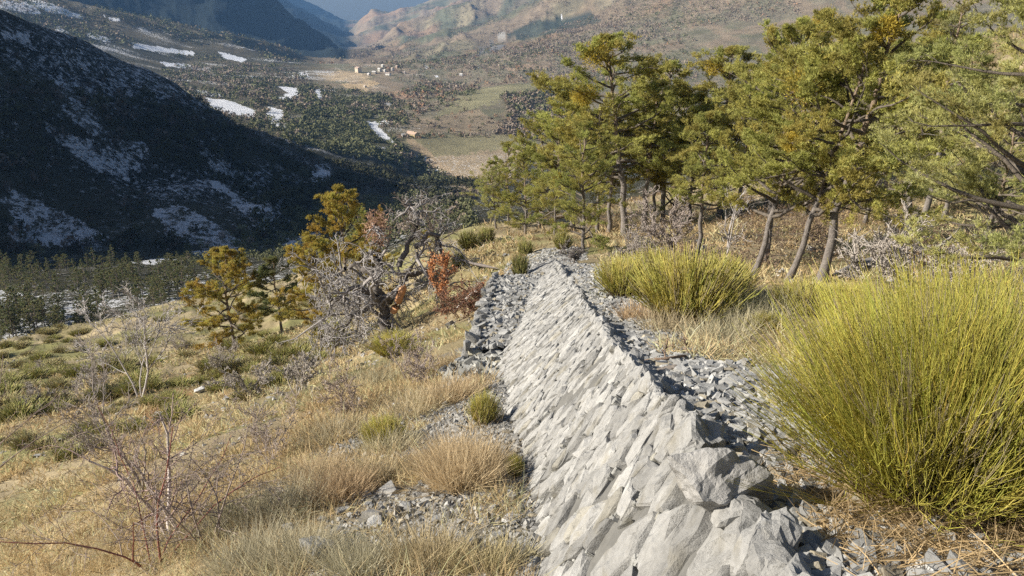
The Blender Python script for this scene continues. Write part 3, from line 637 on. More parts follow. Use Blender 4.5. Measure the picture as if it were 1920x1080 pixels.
rk_(835, 705, 26, 'grey stone standing in orange grass below the broken wall end', 8, (.44, .43, .40), (1, .7, .7))
rk_(300, 782, 20, 'pale stone at the edge of the orange earth patch', 9, (.5, .49, .46))
rk_(375, 735, 18, 'white stone above the orange earth patch', 10, (.55, .54, .52))
rk_(915, 610, 22, 'yellowish block tumbled from the broken wall end', 12, (.5, .46, .34))
rk_(1010, 522, 14, 'small block on the rubble platform beside the main wall', 13)
rk_(1240, 700, 46, 'broken dead branch coloured slab lying behind the wall crest', 14, (.30, .26, .22), (1.6, .5, .3))
for k, (px, py, wp) in enumerate([(1320,735,40),(1290,690,26),(1345,770,30),(1285,760,34),(1340,700,22),(1225,655,22),(1370,665,20),(1410,770,26),(1190,615,20),(1175,575,18),(1135,555,16),(1390,800,30),(1330,820,26),(1425,850,24),(1110,530,14),(1095,515,14),(1350,640,18),(1450,880,26),(1265,725,22),(1400,720,20),(1375,745,28),(1310,665,20)]):
    rk_(px, py, wp*1.15, 'flat grey limestone slab lying loose on the gravel path behind the wall', 100+k, (.32, .32, .31), (1.1, .8, .38), 'loose slabs on the gravel path')
for k, (px, py, wp) in enumerate([(640,960,26),(780,1010,24),(735,1030,22),(930,1010,26),(905,930,18),(680,930,20),(960,930,20),(985,1020,24),(820,975,18),(545,990,22),(1000,1060,26),(760,950,20),(890,1060,26),(950,1050,22)]):
    rk_(px, py, wp*1.1, 'small pale stone in the rubble and grass at the foot of the wall', 140+k, (.33, .33, .32), (1.1, .8, .5), 'stones at the wall foot')
for k, (px, py, wp) in enumerate([(560,650,14),(600,600,12),(590,690,12),(640,640,12),(180,820,10),(150,770,10),(250,860,10),(480,760,12),(420,770,14),(440,800,12),(420,740,12),(530,700,10),(1520,470,14),(1600,500,14),(1740,450,14),(1130,500,10),(1690,545,18),(1740,540,14)]):
    rk_(px, py, wp, 'weathered pale stone showing among grass and shrubs on the hillside', 170+k, (.38, .37, .35), (1.1, .8, .6), 'stones scattered on the hillside')
# ------------------------------------------------------------------ vegetation
def polyline(p, d, L, k, r, wob, trop=np.zeros(3)):
    P = [np.array(p, float)]; d = np.array(d, float)
    for i in range(k-1):
        d = unit(d + r.normal(size=3)*wob + trop/k); P.append(P[-1]+d*L/(k-1))
    return np.array(P), d
def grow(r, p, d, L, R, lev, spec, out, trop):
    """recursive limb; spec[lev] = (children, length factor, angle, wobble, points from)"""
    k = 7; P, _ = polyline(p, d, L, k, r, spec[lev][3], trop[lev]); rad = R*np.linspace(1, .35 if lev < len(spec)-1 else .3, k)
    out.append((P, rad, lev))
    if lev+1 >= len(spec): return
    n_, lf, ang, _, f0 = spec[lev]
    for i in range(n_):
        t = f0+(1-f0)*(i+r.random())/n_; j = min(int(t*(k-1)), k-2); q = P[j]+(P[j+1]-P[j])*(t*(k-1)-j); dd = unit(P[j+1]-P[j])
        ax = unit(np.cross(dd, r.normal(size=3))); a = ang*(.6+.8*r.random()); nd = dd*cos(a)+ax*sin(a)
        grow(r, q, nd, L*lf*(.6+.7*r.random())*(1-.35*t), max(rad[j]*.6, .0012), lev+1, spec, out, trop)
def tube_obj(out, name, mat, col, parent, sides=(6, 5, 3, 3, 3), minr=0.0):
    g = Geo()
    for lev in sorted({o[2] for o in out}):
        s = [o for o in out if o[2] == lev]; c = col(lev) if callable(col) else col
        g.tubes(np.array([o[0] for o in s]), np.maximum(np.array([o[1] for o in s]), minr), c, sides[min(lev, len(sides)-1)])
    return obj(name, g.build(name, mat, True), parent)
# ---- pines
def pine_meshes(seed, h, lean=(0, 0), cb=.38, cr=.30, limbs=30, nt=6500, col=(.165, .175, .055), wid=.02, ragged=.3, snag=0, shape='round'):
    r = np.random.default_rng(seed); g = Geo(); k = 12; zz = np.linspace(0, 1, k)
    wx = np.cumsum(r.normal(size=k))*.007*h; wy = np.cumsum(r.normal(size=k))*.007*h; wx -= wx[0]; wy -= wy[0]
    TP = np.stack([wx+lean[0]*h*zz**.9, wy+lean[1]*h*zz**.9, zz*h], -1); TR = (.0135*h)*(1-zz)**.75+.012; TR[0] *= 1.35
    lc = np.array([(.19, .17, .155)]*5+[(.25, .19, .14)]*7)
    g.tubes(TP[None], TR[None], lc[None], 9)
    tips = []; lim = []; sub = []
    for i in range(limbs):
        f = cb+(1-cb)*((i+r.random())/limbs)**.9; f = min(f, .985); u = (f-cb)/(1-cb)
        if shape == 'cone': prof = (1-u)**.8*(.85+.3*r.random())
        else: prof = (math.sin(pi*min(1, (u*.82+.20)))**.7)*(1-.35*u)
        a = i*2.4+r.normal()*.5; L = cr*h*prof*(1-ragged+2*ragged*r.random()); base = np.array([np.interp(f, zz, TP[:, j]) for j in range(3)])
        el = .05+.5*u+r.normal()*.15; d = np.array([cos(a)*cos(el), sin(a)*cos(el), sin(el)])
        P, dd = polyline(base, d, L, 7, r, .16, np.array([0, 0, .22])); lim.append((P, np.linspace(.010*h*(1-f)**.5+.008, .006, 7)))
        m = max(3, int(9*L/(cr*h)))
        for q in range(m):
            t = .28+.72*(q+r.random())/m; j = min(int(t*6), 5); pt = P[j]+(P[j+1]-P[j])*(t*6-j); dr = unit(P[j+1]-P[j]); sd = unit(np.cross(dr, [0, 0, 1]))*r.choice([-1, 1])
            nd = unit(dr*.7+sd*(.4+.6*r.random())+np.array([0, 0, .15+.3*r.random()])); l2 = L*(.22+.25*r.random())*(1.15-.6*t)+.10
            P2, _ = polyline(pt, nd, l2, 7, r, .2, np.array([0, 0, .15])); sub.append((P2, np.linspace(.010, .003, 7))); tips.append((P2, L, i))
    g.tubes(np.array([a for a, b in lim]), np.array([b for a, b in lim]), (.14, .12, .10), 5); g.tubes(np.array([a for a, b in sub]), np.array([b for a, b in sub]), (.15, .13, .11), 3)
    dead = []
    for i in range(14+snag):      # dead lower snags
        f = .12+(cb+.25-.12)*r.random(); a = r.random()*2*pi; base = np.array([np.interp(f, zz, TP[:, j]) for j in range(3)]); d = np.array([cos(a), sin(a), r.normal()*.25])
        L = h*(.05+.12*r.random()); P, _ = polyline(base, d, L, 7, r, .2); dead.append((P, np.linspace(.016, .003, 7)))
        for q in range(3): P2, _ = polyline(P[2+q], unit(d+r.normal(size=3)*.7), L*.4, 7, r, .2); dead.append((P2, np.linspace(.007, .002, 7)))
    g.tubes(np.array([a for a, b in dead]), np.array([b for a, b in dead]), (.20, .18, .165), 3)
    trunk = g.build('trunk', m_bark, True)
    g = Geo(); per = max(1, nt//len(tips)); nb = 10; ps = []; cs = []; ds = []
    for P, L, li in tips:
        t = .25+.75*r.random(per)**.7; j = np.minimum((t*6).astype(int), 5); q = P[j]+(P[j+1]-P[j])*(t*6-j)[:, None]+r.normal(size=(per, 3))*np.array([.075, .075, .045])*(h/7)
        lcol = np.array(col)*(1+.16*np.sin(li*1.7+seed)+r.normal()*.10)*np.array([1+.10*math.sin(li), 1, 1]); ps.append(q); cs.append(lcol*(1+r.normal(size=(per, 1))*.12)); ds.append(np.broadcast_to(unit(P[-1]-P[0]), (per, 3)))
    P0 = np.repeat(np.concatenate(ps), nb, 0); cc = np.repeat(np.concatenate(cs), nb, 0); D = unit(np.repeat(np.concatenate(ds), nb, 0)*.7+np.array([0, 0, .45])+r.normal(size=P0.shape)*.6)
    l = (.085+.05*r.random(len(P0)))*(h/7)**.5; sd = unit(np.cross(D, r.normal(size=D.shape)))*wid*(.7+.6*r.random((len(P0), 1)))
    g.tris(P0-sd*.5, sd, D*l[:, None]+sd*.5, np.clip(cc*(1+r.normal(size=(len(P0), 1))*.12), .01, .5))
    return trunk, g.build('crown', m_leaf), lim
def mistletoe(r, c, R, n_=1400, col=(.44, .34, .06)):
    D = unit(r.normal(size=(n_, 3))); P = c+D*R*(r.random((n_, 1))**.4)*(1+.25*r.normal(size=(n_, 1))*.5); g = Geo()
    D2 = unit(D+r.normal(size=(n_, 3))*.6); sd = unit(np.cross(D2, r.normal(size=(n_, 3))))*.03; g.tris(P, sd, D2*.09+sd*.5, np.array(col)*(1+r.normal(size=(n_, 1))*.25)); return g
PR = {}
def proto_pine(key, **kw):
    PR[key] = (kw['h'],)+pine_meshes(**kw)
proto_pine('lean1', seed=1, h=8, lean=(.20, .05), cb=.28, cr=.40, limbs=44, nt=8800, col=(.43, .40, .115))
proto_pine('lean2', seed=2, h=8, lean=(.12, .03), cb=.30, cr=.37, limbs=40, nt=8000, col=(.41, .39, .115))
proto_pine('full', seed=3, h=8, lean=(.01, .02), cb=.10, cr=.40, limbs=46, nt=9000, col=(.39, .375, .115))
proto_pine('tall', seed=4, h=9, lean=(-.02, .0), cb=.36, cr=.28, limbs=36, nt=6800, col=(.40, .38, .115))
proto_pine('broad', seed=6, h=8, lean=(.03, .02), cb=.15, cr=.46, limbs=48, nt=11000, col=(.48, .47, .17), wid=.015)
proto_pine('gold', seed=8, h=6, lean=(.03, .0), cb=.14, cr=.40, limbs=44, nt=9500, col=(.48, .36, .09))
proto_pine('dark', seed=9, h=6, lean=(.02, .0), cb=.30, cr=.33, limbs=30, nt=6000, col=(.24, .25, .11))
proto_pine('bald', seed=12, h=9, lean=(.02, .0), cb=.45, cr=.20, limbs=20, nt=1500, col=(.32, .30, .13), snag=26)
def put_pine(key, px, py, top, label, rz=0, wide=1.0, group=None, mis=(), Z=None, r0=8):
    h, trunk, crown, lim = PR[key]; p = ground(px, py, r0) if Z is None else W(px, py, Z)
    if Z is not None: p[2] = hz(p[0], p[1])
    Zc = p[1]*cp-p[2]*sp; base_py = proj(*p)[1]; H_ = (base_py-top)/FP*Zc*1.06; s = H_/h
    # the top lies farther up the sight line; solve for the height by projection
    for _ in range(8):
        q = proj(p[0], p[1], p[2]+s*h)[1]; s *= (base_py-top)/max(base_py-q, 1)
    r_ = empty('pine_tree', p-np.array([0, 0, .06]), label, 'pine tree', group, rz); r_.scale = (s*wide, s*wide, s)
    obj('trunk', trunk, r_); obj('crown', crown, r_)
    rm = np.random.default_rng(int(px)+7)
    for (f, R) in mis:
        n0 = int(f*len(lim)); cand = [lim[q] for q in range(max(0, n0-5), min(len(lim), n0+6))]; L = min(cand, key=lambda c: sin(rz)*c[0][4][0]+cos(rz)*c[0][4][1]+.6*(-sin(rz)*c[0][4][1]+cos(rz)*c[0][4][0])); g = mistletoe(rm, L[0][4], R*1.25, 1300); obj('mistletoe', g.build('mistletoe', m_leaf), r_)
    return r_
G1 = 'pines standing right of the wall'
put_pine('lean1', 1408, 524, 95, 'large pine with thick grey trunk leaning right, leftmost of the front leaning pines', .1, 1.0, G1, mis=((.72, .5), (.5, .25)))
put_pine('lean2', 1432, 492, 40, 'pine with upright grey trunk close behind the first leaning pine', .6, 1.0, G1)
put_pine('lean1', 1475, 528, 60, 'pine with slender bare trunk leaning right, second of the front leaning pines', -.35, .95, G1)
put_pine('lean2', 1538, 530, -35, 'tall front pine beside the fallen log, its pale trunk showing through the crown', -.2, 1.15, G1, mis=((.9, .25),))
put_pine('tall', 1308, 488, 205, 'young slim pine with straight grey trunk behind the middle broom bushes', .9, 1.1, G1)
put_pine('full', 1095, 474, 225, 'bushy dark trunked pine standing at the far end of the gravel path', .3, .9, G1, mis=((.55, .25),))
put_pine('lean2', 1172, 442, 68, 'tall pine with golden clumps in its crown top, highest left of the grove', 2.2, 1.25, G1, mis=((.75, .45), (.55, .3)))
put_pine('full', 985, 440, 285, 'low spreading pine at the left edge of the grove beyond the wall end', 1.5, 1.0, G1)
put_pine('broad', 930, 428, 300, 'small pale green pine leaning out over the valley left of the grove', 2.4, .8, G1)
put_pine('tall', 1208, 434, 150, 'straight pine with dark slender trunk between the tall left pine and the slim one', 2, 1.2, G1)
put_pine('tall', 1142, 436, 190, 'pine half hidden behind the bushy pine at the path end', 3.5, 1.2, G1)
put_pine('full', 1040, 440, 235, 'rounded pine between the low spreading pine and the bushy one', 4.1, .8, G1)
put_pine('full', 1265, 425, 165, 'dense pine in the second row left of the leaning pines', 5, .85, G1, mis=((.5, .3),))
put_pine('tall', 1350, 415, 85, 'second row pine rising behind the slim young pine', .4, 1.3, G1, mis=((.8, .35),))
put_pine('full', 1510, 405, 15, 'tall pine of the back row with golden clump at the top edge of the photo', 1.1, .75, G1, mis=((.97, .5), (.85, .35)))
put_pine('full', 1620, 420, 75, 'back row pine right of the leaning pines on the rising slope', 2.1, .8, G1)
put_pine('bald', 1728, 425, -25, 'tall thin crowned pine with pale orange trunk and bare dead branches', .2, 1.0, G1)
put_pine('broad', 1915, 600, -90, 'near pine at the right edge with bright green needles hanging into the photo', 1.0, 1.05, G1, r0=6)
put_pine('broad', 1840, 480, 175, 'low pale green pine with wide sparse crown near the right edge', 4.0, 1.15, G1)
put_pine('broad', 1770, 410, 70, 'pale green pine on the hillside behind the wide sparse one', .5, .9, G1)
put_pine('bald', 1660, 380, 130, 'half dead thin pine on the slope behind the leaning group', 3.3, 1.1, G1)
put_pine('tall', 1440, 385, 60, 'back row pine seen between the leaning trunks', 2.9, 1.3, G1)
put_pine('full', 1010, 428, 215, 'dark green pine behind the low spreading pine at the left end of the grove', 2.9, .9, G1)
put_pine('lean2', 1075, 432, 165, 'taller pine rising behind the bushy pine at the path end', 3.9, 1.1, G1)
put_pine('full', 955, 420, 265, 'squat pine on the edge of the drop left of the grove', .2, .9, G1)
put_pine('lean2', 1240, 430, 120, 'pine with two toned crown between the straight slender pine and the second row', 1.2, 1.1, G1)
put_pine('tall', 1700, 400, 20, 'olive green pine rising behind the tall thin crowned one', 1.6, 1.3, G1)
for px, py, tp, rz_, lb in [(1120, 436, 200, 1, 'slim background pine between the bushy pine and the tall left pine'), (1225, 430, 190, 2, 'slim background pine with bare lower trunk left of the second row'), (1292, 420, 175, 3, 'slim background pine just left of the young slim pine'), (1385, 410, 120, 4, 'slim background pine left of the first leaning pine'),
        (1500, 400, 110, 5, 'slim background pine between the second leaning pine and the tall front pine'), (1575, 395, 90, 6, 'slim background pine right of the tall front pine')]:
    put_pine('tall', px, py, tp, lb, rz_, 1.0, G1)
G2 = 'pines on the slope left of the wall'
put_pine('gold', 443, 658, 462, 'golden topped bushy pine on the left slope', .4, 1.05, G2)
put_pine('dark', 532, 627, 480, 'dark pine with bare slender trunk just right of the golden topped pine', 2.2, 1.15, G2)
put_pine('gold', 652, 600, 347, 'tall golden pine behind the grey dead tree', 2.8, .85, G2)
put_pine('gold', 602, 650, 440, 'shorter rust tinted pine between the dark pine and the dead tree', 4.6, .9, G2)
put_pine('full', 680, 500, 385, 'green pine half hidden behind the tall golden one', 1.3, .9, G2)
put_pine('gold', 800, 470, 430, 'little golden green pine beyond the dead tree', 1.3, 1.0, G2)
# ---- valley pines, individually visible
sm_t, sm_c, _ = pine_meshes(seed=31, h=6, cb=.12, cr=.30, limbs=24, nt=1500, col=(.24, .25, .12), wid=.07, shape='cone')
sm2_t, sm2_c, _ = pine_meshes(seed=32, h=6, lean=(.02, 0), cb=.2, cr=.34, limbs=20, nt=1400, col=(.27, .27, .13), wid=.07)
rv = np.random.default_rng(71); nvp = 0; tries = 0
vp_poly = [(0,500),(120,478),(330,505),(450,498),(440,560),(350,585),(240,605),(120,628),(0,645)]
while nvp < 200 and tries < 2000:
    tries += 1; px = rv.random()*470-15; py = 480+rv.random()*175
    if not inpoly(np.array([px]), np.array([py]), vp_poly)[0]: continue
    if inpoly(np.array([px]), np.array([py]), [(0,545),(95,555),(250,570),(250,592),(100,590),(0,578)])[0] and rv.random() < .75: continue
    p = ground(px, py, 110)
    if math.hypot(p[0], p[1]) < 120: continue
    o = empty('pine_tree', p, 'small dark green pine in the wooded valley bottom at left', 'pine tree', 'young pines in the valley bottom', rv.random()*6.28, .8+.7*rv.random())
    t_, c_ = (sm_t, sm_c) if rv.random() < .55 else (sm2_t, sm2_c); obj('trunk', t_, o); obj('crown', c_, o); nvp += 1
# ---- broom
def broom_meshes(seed, h, n_, rad, nb=3, thick=.0022, spread=.75, col=(.30, .30, .05)):
    r = np.random.default_rng(seed); a = r.random(n_)*2*pi; q = r.random(n_)**.6; el = q*spread
    P0 = np.stack([np.cos(a)*q*rad*.38, np.sin(a)*q*rad*.38, np.full(n_, -.03)], -1); D = np.stack([np.cos(a)*np.sin(el), np.sin(a)*np.sin(el), np.cos(el)], -1); D = unit(D+r.normal(size=D.shape)*.17)
    L = h*(.62+.42*r.random(n_))*(1-.18*q); k = 6; t = np.linspace(0, 1, k)
    up = np.array([0, 0, 1.]); P = P0[:, None]+D[:, None]*(L[:, None]*t)[..., None]+up*((t**2)[None]*L[:, None]*.22*np.sin(el)[:, None])[..., None]+(r.normal(size=(n_, k, 3))*.020*h).cumsum(1)*.75
    g = Geo(); gs = Geo(); cg = np.array(col)*(1+r.normal(size=(n_, 1))*.14)*(1+r.normal(size=(n_, 3))*.05); br = np.array((.24, .185, .12))
    dead = r.random(n_) < .13; cg[dead] = (.40, .34, .22)
    cc = cg[:, None]*np.ones((1, k, 1)); 
    kw = 3                                # lower woody part
    gs.tubes(P[:, :kw], np.linspace(thick*2.0, thick*1.3, kw)[None], br*(1+r.normal(size=(n_, 1))*.2), 3)
    g.tubes(P[:, kw-1:], np.linspace(thick*1.2, thick*.55, k-kw+1)[None], cc[:, kw-1:], 3)
    for b_ in range(nb):
        t0 = .40+.42*r.random(n_); j = np.minimum((t0*(k-1)).astype(int), k-2); ii = np.arange(n_); q0 = P[ii, j]+(P[ii, j+1]-P[ii, j])*(t0*(k-1)-j)[:, None]; d0 = unit(P[ii, j+1]-P[ii, j])
        d1 = unit(d0+r.normal(size=(n_, 3))*.42+up*.12); l1 = L*(1-t0)*(.45+.5*r.random(n_)); kk = 4; tt = np.linspace(0, 1, kk)
        Q = q0[:, None]+d1[:, None]*(l1[:, None]*tt)[..., None]+(d0-d1)[:, None]*(l1[:, None]*tt**2*.45)[..., None]
        g.tubes(Q, np.linspace(thick*.8, thick*.4, kk)[None], cg*(1.0+.10*r.normal(size=(n_, 1))), 3)
    return gs.build('woody_base', m_dead, True), g.build('stems', m_stem, True)
BB = broom_meshes(1, 1.12, 1500, .5, 7, .0017, .80, (.53, .49, .105)); BB2 = broom_meshes(2, 1.0, 1400, .5, 7, .0017, .85, (.51, .475, .115))
BM = broom_meshes(3, .8, 700, .5, 4, .0042, .85, (.54, .49, .14)); BSm = broom_meshes(4, .7, 260, .5, 3, .0095, .9, (.42, .40, .15)); BS2 = broom_meshes(5, .6, 240, .6, 3, .0095, 1.0, (.46, .42, .20))
def put_broom(ms, p, rz, sc, label, group=None, name='broom_bush', cat='broom bush'):
    o = empty(name, p, label, cat, group, rz); o.scale = sc if not np.isscalar(sc) else (sc,)*3; obj('woody_base', ms[0], o); obj('stems', ms[1], o); return o
def gz(p): return np.array([p[0], p[1], hz(p[0], p[1])])
GB = 'large broom at the right edge'
put_broom(BB, gz(W(1745, 955, 3.2)), .3, (.92, .92, .76), 'big yellow green broom bush in the right foreground, leaning out over the wall crest', GB)
put_broom(BB2, gz(W(1860, 960, 3.25)), 2.3, (1.0, 1.0, .82), 'big yellow green broom bush at the bottom right corner over the straw litter', GB)
put_broom(BB, gz(W(1800, 800, 4.2)), 4.1, (1.0, 1.0, .78), 'broom bush standing behind the big foreground ones, tips rising highest', GB)
put_broom(BB2, gz(W(1990, 850, 3.9)), 1.2, (1.1, 1.1, .80), 'tall broom bush cut by the right edge of the photo', GB)
put_broom(BB2, gz(W(1690, 790, 4.4)), 5.0, (.6, .6, .55), 'lower broom bush filling the left rear of the large broom clump', GB)
GM = 'brooms beside the path'
for i, (px, py, wp, hp, lb) in enumerate([(1290,600,215,150,'rounded yellow green broom bush right of the path, the widest of the middle ones'), (1170,555,110,90,'broom bush on the path edge nearest the far end of the wall'), (1225,545,130,90,'broom bush wedged between the path edge broom and the widest middle one'),
        (1355,560,110,95,'broom bush with pale dry tips right behind the widest middle one'), (1510,585,130,70,'low broom bush below the leaning pine trunks'), (1440,620,60,40,'small broom tuft between the middle broom and the big foreground broom'),
        (1590,590,120,70,'low broom bush behind the large broom, under the fallen log')]):
    p = ground(px, py, 5); Z = p[1]*cp-p[2]*sp; s = wp/FP*Z/1.5; put_broom(BM, p, i*1.3, (s*1.3, s*1.3, hp/FP*Z/.82), lb, GM)
for i, (px, py, wp, hp, lb) in enumerate([(908,795,75,70,'green broom tuft growing against the foot of the wall'), (720,835,110,60,'sprawling green broom tuft among dry grass left of the wall'), (965,895,45,50,'dark olive broom tuft touching the wall foot, lowest of them'),
        (740,665,120,45,'long low yellow green tuft below the dead tree trunk'), (975,520,50,60,'upright broom between the wall crest and the platform'), (880,470,60,50,'pale broom on the crest left of the wall end'), (912,455,50,40,'round broom just left of the low spreading pine'),
        (985,480,45,40,'broom standing at the tip of the wall'), (1055,468,50,45,'low green broom behind the wall tip'), (860,500,40,35,'broom beside the red leaved sapling')]):
    p = ground(px, py, 4); Z = p[1]*cp-p[2]*sp; s = wp/FP*Z/1.5; put_broom(BM if Z < 22 else BSm, p, i*2.1, (s, s, hp/FP*Z/.75), lb)
rb = np.random.default_rng(81); nb_ = 0; tries = 0
while nb_ < 175 and tries < 4000:
    tries += 1; px = rb.random()*900-40; py = 560+rb.random()**.8*330
    if py > 900-.30*abs(px) or px > 880-(py-560)*.9: continue
    if px > 640 and py < 640: continue
    p = ground(px, py, 6); r_ = math.hypot(p[0], p[1])
    if r_ < 15 or r_ > 85 or (r_ < 27 and rb.random() < .72) or fbm(p[0]/7, p[1]/7, 2, 301) < -.22: continue
    s = (.6+.7*rb.random())*(1 if r_ > 25 else .7); ol = rb.random() < .5
    o = empty('broom_tussock', p, ('low olive green broom tussock on the open left slope' if ol else 'pale straw tinged broom tussock on the open left slope'), 'shrub', ('olive tussocks on the left slope' if ol else 'straw tinged tussocks on the left slope'), rb.random()*6.3); o.scale = (s*1.1, s*1.1, s*.62)
    ms = BSm if ol else BS2; obj('woody_base', ms[0], o); obj('stems', ms[1], o); nb_ += 1
# ---- bare shrubs, brambles and small trees
def bare(name, label, cat, p, seed, h, spec, trop, nstem, R, col, lean=(0, 0), spread=.4, group=None, minr=0., leaves=None):
    r = np.random.default_rng(seed); out = []
    for i in range(nstem):
        a = r.random()*2*pi; d = unit(np.array([cos(a)*spread*r.random()+lean[0], sin(a)*spread*r.random()+lean[1], 1])); grow(r, np.array([cos(a), sin(a), 0])*.03*nstem**.5*h/2-np.array([0, 0, .04]), d, h*(.7+.4*r.random()), R*(.7+.5*r.random()), 0, spec, out, trop)
    o = empty(name, p, label, cat, group); tube_obj(out, 'branches', m_dead, col, o, (6, 4, 3, 3), minr)
    if leaves:
        n_, lc, sz, lo = leaves; T = [q for q in out if q[2] >= len(spec)-2]; g = Geo(); ii = r.integers(0, len(T), n_); kk = r.integers(1, 7, n_); P = np.array([T[a][0][b] for a, b in zip(ii, kk)]); kp = P[:, 2] > lo*h; P = P[kp]; n2 = len(P); P = P+r.normal(size=P.shape)*sz*.4
        A = unit(r.normal(size=(n2, 3))); B = unit(np.cross(A, r.normal(size=(n2, 3)))); V = np.stack([P-A*sz*.5, P+B*sz*.3, P+A*sz*.5, P-B*sz*.3], 1).reshape(-1, 3); b_ = np.arange(n2)*4
        g.add(V, np.stack([b_, b_+1, b_+2, b_+3], 1), np.repeat(np.array(lc)*(1+r.normal(size=(n2, 1))*.22), 4, 0)); obj('leaves', g.build('leaves', m_leaf), o)
    return o
s4 = [(9, .4, .45, .12, .25), (6, .5, .6, .16, .15), (0, 0, 0, .2, 0)]
T0 = [np.zeros(3)]*5; UP = [np.array([0, 0, .25])]*5; DR = [np.array([0, 0, -.5])]*5
GREY = (.46, .43, .41); RED = (.24, .12, .10); BRN = (.30, .245, .215)
s3 = [(7, .55, .7, .12, .25), (7, .5, .7, .16, .15), (6, .5, .7, .2, .1), (0, 0, 0, .2, 0)]
bare('bare_tree', 'bare pale grey twiggy tree on the left slope beside the orange earth', 'bare tree', ground(262, 745, 8), 501, 3.0, s3, UP, 3, .035, GREY, minr=.008)
bare('bare_tree', 'bare grey small tree with two dark lower stems left of the bramble', 'bare tree', ground(262, 925, 4), 502, 1.8, s3, UP, 2, .022, (.30, .26, .235), minr=.003, lean=(-.12, 0))
sb = [(8, .5, .9, .14, .15), (6, .45, .9, .2, .1), (3, .4, .9, .2, .1), (0, 0, 0, .2, 0)]
AR = [np.array([0, 0, -.75]), np.array([0, 0, -.35]), np.zeros(3), np.zeros(3)]
bare('bramble_bush', 'bare bramble with an upright pale stem and arching reddish canes in the left foreground', 'bramble', ground(325, 1010, 3), 503, 1.35, sb, [np.array([0, 0, .1])]+AR[1:], 3, .019, lambda l: (.56, .50, .47) if l == 0 else (.30, .22, .20), minr=.0026, spread=.35)
bare('bramble_bush', 'red stemmed arching bramble canes at the bottom left', 'bramble', ground(290, 1060, 3), 504, 1.3, sb[:3]+[(0, 0, 0, .2, 0)], AR, 6, .009, lambda l: (.26, .11, .09) if l == 0 else BRN, minr=.002, spread=1.3)
bare('bramble_bush', 'thin dark bramble stems right of the pale stemmed one', 'bramble', ground(395, 1020, 3), 505, 1.0, sb, T0, 4, .009, BRN, minr=.002, spread=.6)
bare('bramble_bush', 'long bramble canes arching in from the left edge', 'bramble', ground(-60, 960, 4), 506, 2.6, [(4, .35, .8, .10, .3), (3, .35, .8, .2, .1), (0, 0, 0, .2, 0)], AR, 5, .012, (.25, .19, .17), minr=.003, spread=1.2, lean=(.5, 0))
bare('bare_shrub', 'fine grey purple twiggy shrub on the slope below the dead tree', 'shrub', ground(770, 722, 5), 507, .8, s3, UP, 5, .010, (.36, .30, .27), minr=.0035, spread=1.0)
bare('bare_shrub', 'fine brownish twiggy shrub among dry grass in the middle of the left slope', 'shrub', ground(670, 775, 5), 508, .6, s3, UP, 5, .008, (.38, .31, .26), minr=.003, spread=1.2)
bare('bare_shrub', 'thin twiggy shrub in dry grass right of the brambles', 'shrub', ground(510, 870, 4), 509, .7, s3, UP, 4, .007, (.38, .32, .28), minr=.0025, spread=1.1)
bare('bare_shrub', 'twiggy shrub behind the middle brooms beside the slim pine', 'shrub', ground(1262, 500, 8), 510, 1.15, s3, UP, 4, .014, (.33, .28, .25), minr=.006, spread=.9)
bare('bare_shrub', 'grey brown thicket behind the path edge broom', 'shrub', ground(1165, 492, 8), 511, .9, s3, UP, 5, .012, (.34, .30, .27), minr=.006, spread=1.1)
bare('bare_shrub', 'pale bare sapling between the slim pine and the leaning pines', 'shrub', ground(1357, 500, 8), 512, 2.4, [(9, .5, .75, .12, .2), (6, .5, .7, .2, .2), (0, 0, 0, .2, 0)], UP, 2, .03, (.38, .35, .33), minr=.007, spread=.3)
bare('bare_shrub', 'grey twiggy bush in the sunlit gap right of the leaning pines', 'shrub', ground(1660, 470, 8), 513, 1.0, s3, UP, 4, .012, (.40, .35, .30), minr=.006, spread=1.1)
bare('bare_tree', 'bare slender brownish tree with fine twigs behind the dead tree', 'bare tree', ground(820, 490, 20), 514, 4.0, s3, UP, 2, .07, (.20, .165, .15), minr=.013)
bare('oak_sapling', 'small oak with dense orange red leaves right of the dead tree', 'oak sapling', ground(836, 585, 15), 515, 1.75, s4, UP, 3, .035, (.20, .15, .12), minr=.01, spread=.12, leaves=(1500, (.62, .30, .14), .07, .25))
bare('bare_shrub', 'low reddish brown shrub below the orange red oak', 'shrub', ground(865, 600, 15), 516, 1.0, s3, UP, 6, .013, (.24, .14, .10), minr=.006, spread=1.1, leaves=(250, (.36, .17, .09), .07, 0))
bare('bare_shrub', 'small grey bush at the back of the path by the wall tip', 'shrub', ground(1075, 497, 15), 517, .6, s3, UP, 7, .01, (.28, .25, .23), minr=.005, spread=1.3)
for k, (px, py, h_) in enumerate([(90, 705, .8), (150, 660, .8), (60, 770, .7), (430, 700, 1.0), (470, 745, .7), (560, 745, .7), (180, 745, 1.1), (1640, 545, .8), (1720, 560, .9), (340, 660, .8)]):
    bare('bare_shrub', 'small grey leafless bush low on the hillside', 'shrub', ground(px, py, 6), 530+k, h_, s3, UP, 5, .012, (.40, .36, .32), minr=.006, spread=1.2, group='small leafless bushes')
